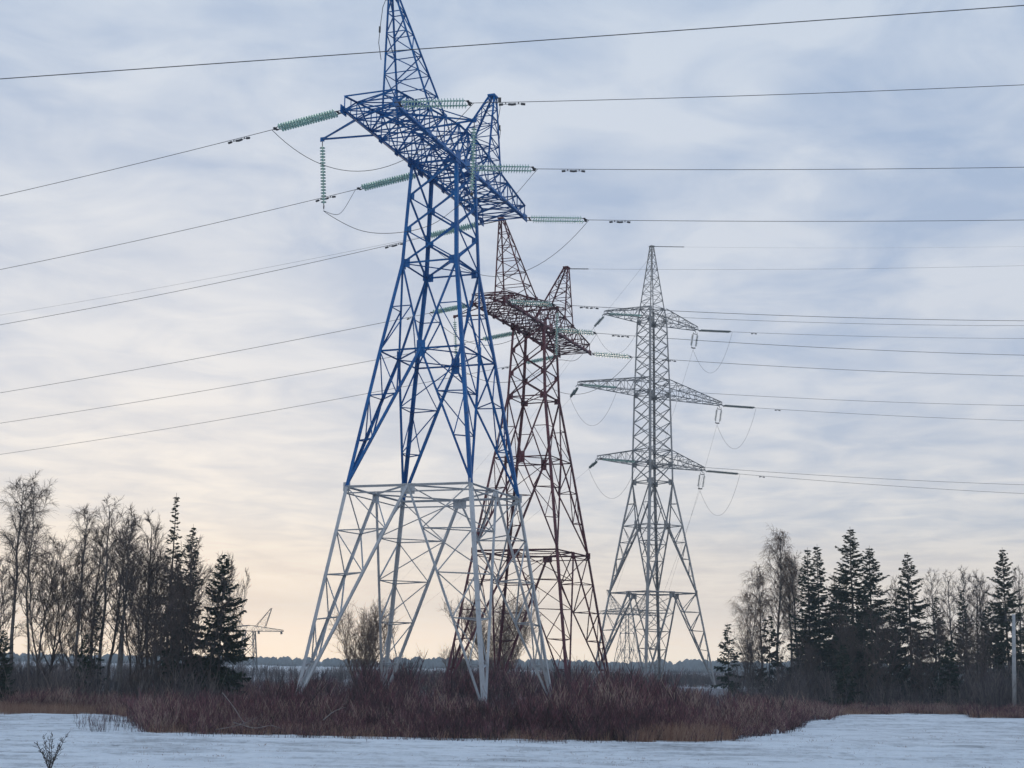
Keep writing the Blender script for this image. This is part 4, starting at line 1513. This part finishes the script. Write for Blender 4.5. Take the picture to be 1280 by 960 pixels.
for a in [
    # right wood
    ('alder', 1060, 770, 128, 'grey bushy bare tree under the tallest right spruce', 'bare tree'),
    ('alder', 1105, 765, 126, 'grey bushy bare tree between the tallest right pair and the lone pointed spruce', 'bare tree'),
    ('alder', 1160, 775, 130, 'grey bushy bare tree right of the lone pointed spruce', 'bare tree'),
    ('slim', 1206, 715, 164, 'slender bare birch directly behind the narrow drooping spruce', 'birch'),
    ('slim2', 1232, 722, 162, 'bare tree rising left of the stocky dark spruce', 'bare tree'),
    ('scrub', 985, 800, 134, 'small bare tree under the tallest pale birch', 'bare tree'),
    ('scrub', 925, 815, 136, 'small bare tree under the pale spreading birch', 'bare tree'),
    ('spruce_dense2', 1010, 770, 150, 'low dark spruce at the foot of the twin spruces', 'spruce'),
    ('spruce_dense', 1075, 765, 146, 'low dark spruce behind the foot of the tallest right spruce', 'spruce'),
    ('slim2', 1118, 728, 158, 'thin bare tree between the tallest right pair and the lone pointed spruce', 'bare tree'),
    ('slim2', 1042, 725, 156, 'thin bare tree between the twin spruces and the tallest one', 'bare tree'),
    ('alder', 1198, 770, 134, 'grey bushy bare tree under the narrow drooping spruce', 'bare tree'),
    ('alder', 1226, 780, 128, 'grey bushy bare tree under the stocky dark spruce', 'bare tree'),
    ('alder', 945, 790, 136, 'grey bushy bare tree under the pale birches', 'bare tree'),
    ('slim', 1275, 715, 160, 'slender bare birch cut by the right edge of the photo', 'birch'),
    ('young_sparse', 911, 779, 138, 'small lone spruce at the left end of the right wood', 'spruce'),
    ('pale', 932, 716, 142, 'pale spreading bare birch at the left end of the right wood', 'birch'),
    ('slim', 956, 722, 148, 'slender bare birch behind the pale spreading one', 'birch'),
    ('paletall', 972, 668, 150, 'tallest pale bare birch of the right wood', 'birch'),
    ('paletall', 989, 704, 156, 'pale bare birch close behind the tallest one', 'birch'),
    ('slim2', 1001, 698, 150, 'thin dark bare tree against the left flank of the twin spruces', 'bare tree'),
    ('young_sparse', 962, 768, 146, 'small ragged spruce standing between the pale birches', 'spruce'),
    ('spruce_slim', 1013, 684, 140, 'left one of the twin dark spruces beside the birches', 'spruce', GR, 0.0, 1.2),
    ('spruce_slim2', 1026, 680, 144, 'right one of the twin dark spruces beside the birches', 'spruce', GR, 0.0, 1.2),
    ('spruce', 1069, 658, 136, 'tallest spruce of the right wood, broad and pointed', 'spruce', GR, 0.0, 1.2),
    ('spruce3', 1091, 682, 140, 'broad spruce leaning close on the right of the tallest one', 'spruce', GR, 0.0, 1.2),
    ('spruce2', 1048, 730, 146, 'dark spruce filling the gap left of the tallest one', 'spruce', GR, 0.0, 1.25),
    ('spruce2', 1140, 690, 138, 'pointed spruce standing alone right of the tallest pair', 'spruce', GR, 0.0, 1.15),
    ('spruce_dense2', 1118, 760, 142, 'lower spruce between the tallest pair and the lone pointed one', 'spruce'),
    ('spruce_dense2', 1175, 745, 146, 'greyish spruce with a blunt top right of the lone pointed one', 'spruce'),
    ('slim', 1172, 718, 158, 'slender bare birch rising behind the blunt spruce', 'birch'),
    ('slim', 1190, 720, 160, 'bare birch with an open crown between the blunt and the narrow spruce', 'birch'),
    ('spruce_slim2', 1207, 735, 148, 'narrow spruce with drooping boughs among bare birches', 'spruce'),
    ('slim2', 1220, 728, 156, 'dark bare tree just right of the narrow drooping spruce', 'bare tree'),
    ('slim', 1256, 736, 160, 'slender bare birch behind the dark stocky spruce', 'birch'),
    ('spruce_dense', 1239, 756, 140, 'stocky dark spruce left of the concrete pole', 'spruce'),
    ('spruce3', 1262, 684, 134, 'tall spruce right behind the concrete pole', 'spruce'),
    ('spruce', 1290, 745, 140, 'dark spruce cut by the right edge of the photo', 'spruce'),
    ('scrub', 1222, 800, 122, 'small bare tree in front of the stocky spruce, left of the pole', 'bare tree'),
    ('scrub', 1095, 800, 120, 'small bare tree in front of the tallest spruces', 'bare tree'),
    ('scrub', 1150, 805, 122, 'small bare tree at the foot of the lone pointed spruce', 'bare tree'),
    ('young', 1055, 805, 124, 'young spruce in front of the tallest spruce', 'spruce'),
    ('alder', 1012, 800, 130, 'bushy bare tree at the foot of the twin spruces', 'bare tree'),
    ('young', 1188, 800, 128, 'young spruce at the foot of the blunt spruce', 'spruce'),
]:
    tree(*(a if len(a) > 6 else a + (GR,)))
tree('round', 449, 764, 150, 'round leafless bush seen through the left legs of the blue pylon', 'bush', 'lone bushes behind the pylons')
tree('wide', 628, 757, 168, 'wide leafless bush seen through the right legs of the blue pylon', 'bush', 'lone bushes behind the pylons')
tree('round', 572, 812, 160, 'low leafless bush left of the maroon pylon foot', 'bush', 'lone bushes behind the pylons')

# ------------------------------------------------------------------ small things
# concrete pole with its two wires
b0, t0 = on_ground(1268, 892), None
t0 = at(1267, 768, b0[1])
pb = MB()
pb.tube([b0 + (0, 0, -.3), b0 * .5 + t0 * .5, t0], [.19, .165, .14], 8)
pr_ = empty('utility_pole', b0)
po = pb.build('shaft', M_CONC, pr_, smooth=True)
po.location = -Vector(b0)
xb = MB()
xb.box(t0 + np.array([0, 0, -.45]), (.75, 0, 0), (0, .05, 0), (0, 0, .05))
xo = xb.build('cross_bar', M_FIT, pr_); xo.location = -Vector(b0)
for e in (-1, 1):
    ib = MB()
    ib.lathe(t0 + np.array([e * .65, 0, -.4]), (0, 0, 1), [(0, .03), (.08, .07), (.14, .05), (.18, .075), (.25, .02)], 8)
    io = ib.build('insulator', M_FIT, pr_); io.location = -Vector(b0)
    S_ = t0 + np.array([e * .65, 0, -.15])
    wire('pole_wire', hang(S_, at(905, 782 + e, 150), .5, 24), .012, 'thin wire strung left from the %s end of the concrete pole' % ('left' if e < 0 else 'right'), 'wire', 'pole wires')
tag(pr_, 'pale concrete utility pole at the right edge of the snow field', 'pole')

# weed sticking out of the snow in the foreground
wb = on_ground(62, 966)
wr = random.Random(4)
root = empty('weed_plant', wb)
tag(root, 'dry dark weed sticking out of the snow in the left foreground', 'weed')
st = MB()
tips = []
for a_, hh in ((-.62, .85), (-.33, .98), (-.08, .92), (.02, 1.0), (.28, .92), (.46, 1.08), (-.5, .6), (.4, .7)):
    q = [np.zeros(3)]
    d = np.array([a_ * .55, wr.uniform(-.2, .2), 1.0])
    for k_ in range(6):
        d = d + np.array([a_ * .09, wr.gauss(0, .06), 0])
        q.append(q[-1] + d / np.linalg.norm(d) * hh / 6)
    st.tube(np.array(q), .011 * np.linspace(1, .5, 7), 4)
    tips.append(q)
st.build('stalk', M_WOOD, root)
tb = MB()
for q in tips:
    for k_ in range(2, 7):
        for m_ in range(5):
            p = q[k_] + np.array([wr.gauss(0, .02), wr.gauss(0, .02), wr.gauss(0, .03)])
            e = p + np.array([wr.gauss(0, .06), wr.gauss(0, .05), wr.uniform(.02, .11)])
            tb.tube([p, e], [.009, .006], 3)
tb.build('seed_head', M_WOOD, root)

# bleached dead branches lying at the edge of the thicket
for pts_, r_, lab in (
    ([(278, 866, 66), (292, 884, 63), (306, 906, 60)], .022, 'bleached dead branch leaning out of the thicket on the left'),
    ([(292, 903, 60), (318, 910, 59), (338, 907, 60), (352, 911, 60)], .022, 'bleached dead branch lying flat on the snow by the thicket edge'),
    ([(404, 900, 60), (418, 889, 61), (432, 884, 62)], .022, 'curved bleached dead branch standing up from the thicket edge'),
    ([(270, 912, 58), (300, 906, 59), (322, 896, 60)], .015, 'thin bleached dead branch crossing the leaning one'),
):
    P_ = np.array([at(*p) for p in pts_])
    P_ = spline(P_, 4)
    c = P_[0].copy()
    mb = MB()
    mb.tube(P_ - c, r_ * np.linspace(1, .5, len(P_)), 5)
    for k_ in range(3, len(P_) - 1, 3):
        e = P_[k_] - c + np.array([wr.uniform(-.6, .6), wr.uniform(-.3, .3), wr.uniform(.1, .5)])
        mb.tube([P_[k_] - c, e], [r_ * .45, r_ * .2], 4)
    o = mb.build('dead_branch', M_DEAD)
    o.location = c
    tag(o, lab, 'branch', 'dead branches')

# lumps of snow caught in the grass at the right end of the thicket
for px, py, s_, lab in ((926, 914, .42, 'rounded lump of snow in the grass at the right end of the thicket'),
                        (968, 917, .30, 'small lump of snow at the right tip of the thicket')):
    c = on_ground(px, py)
    mb = MB()
    lr = random.Random(int(px))
    mb.lathe((0, 0, -.05), (0, 0, 1), [(0, s_), (s_ * .3, s_ * .95), (s_ * .6, s_ * .7), (s_ * .85, s_ * .35), (s_ * .95, .02)], 12)
    mb.V = [np.array(v) * np.array([1.3 + lr.gauss(0, .12), 1 + lr.gauss(0, .1), 1 + lr.gauss(0, .08)]) for v in mb.V]
    o = mb.build('snow_lump', M_SNOWLUMP, smooth=True)
    o.location = c
    tag(o, lab, 'snow lump', 'snow lumps')
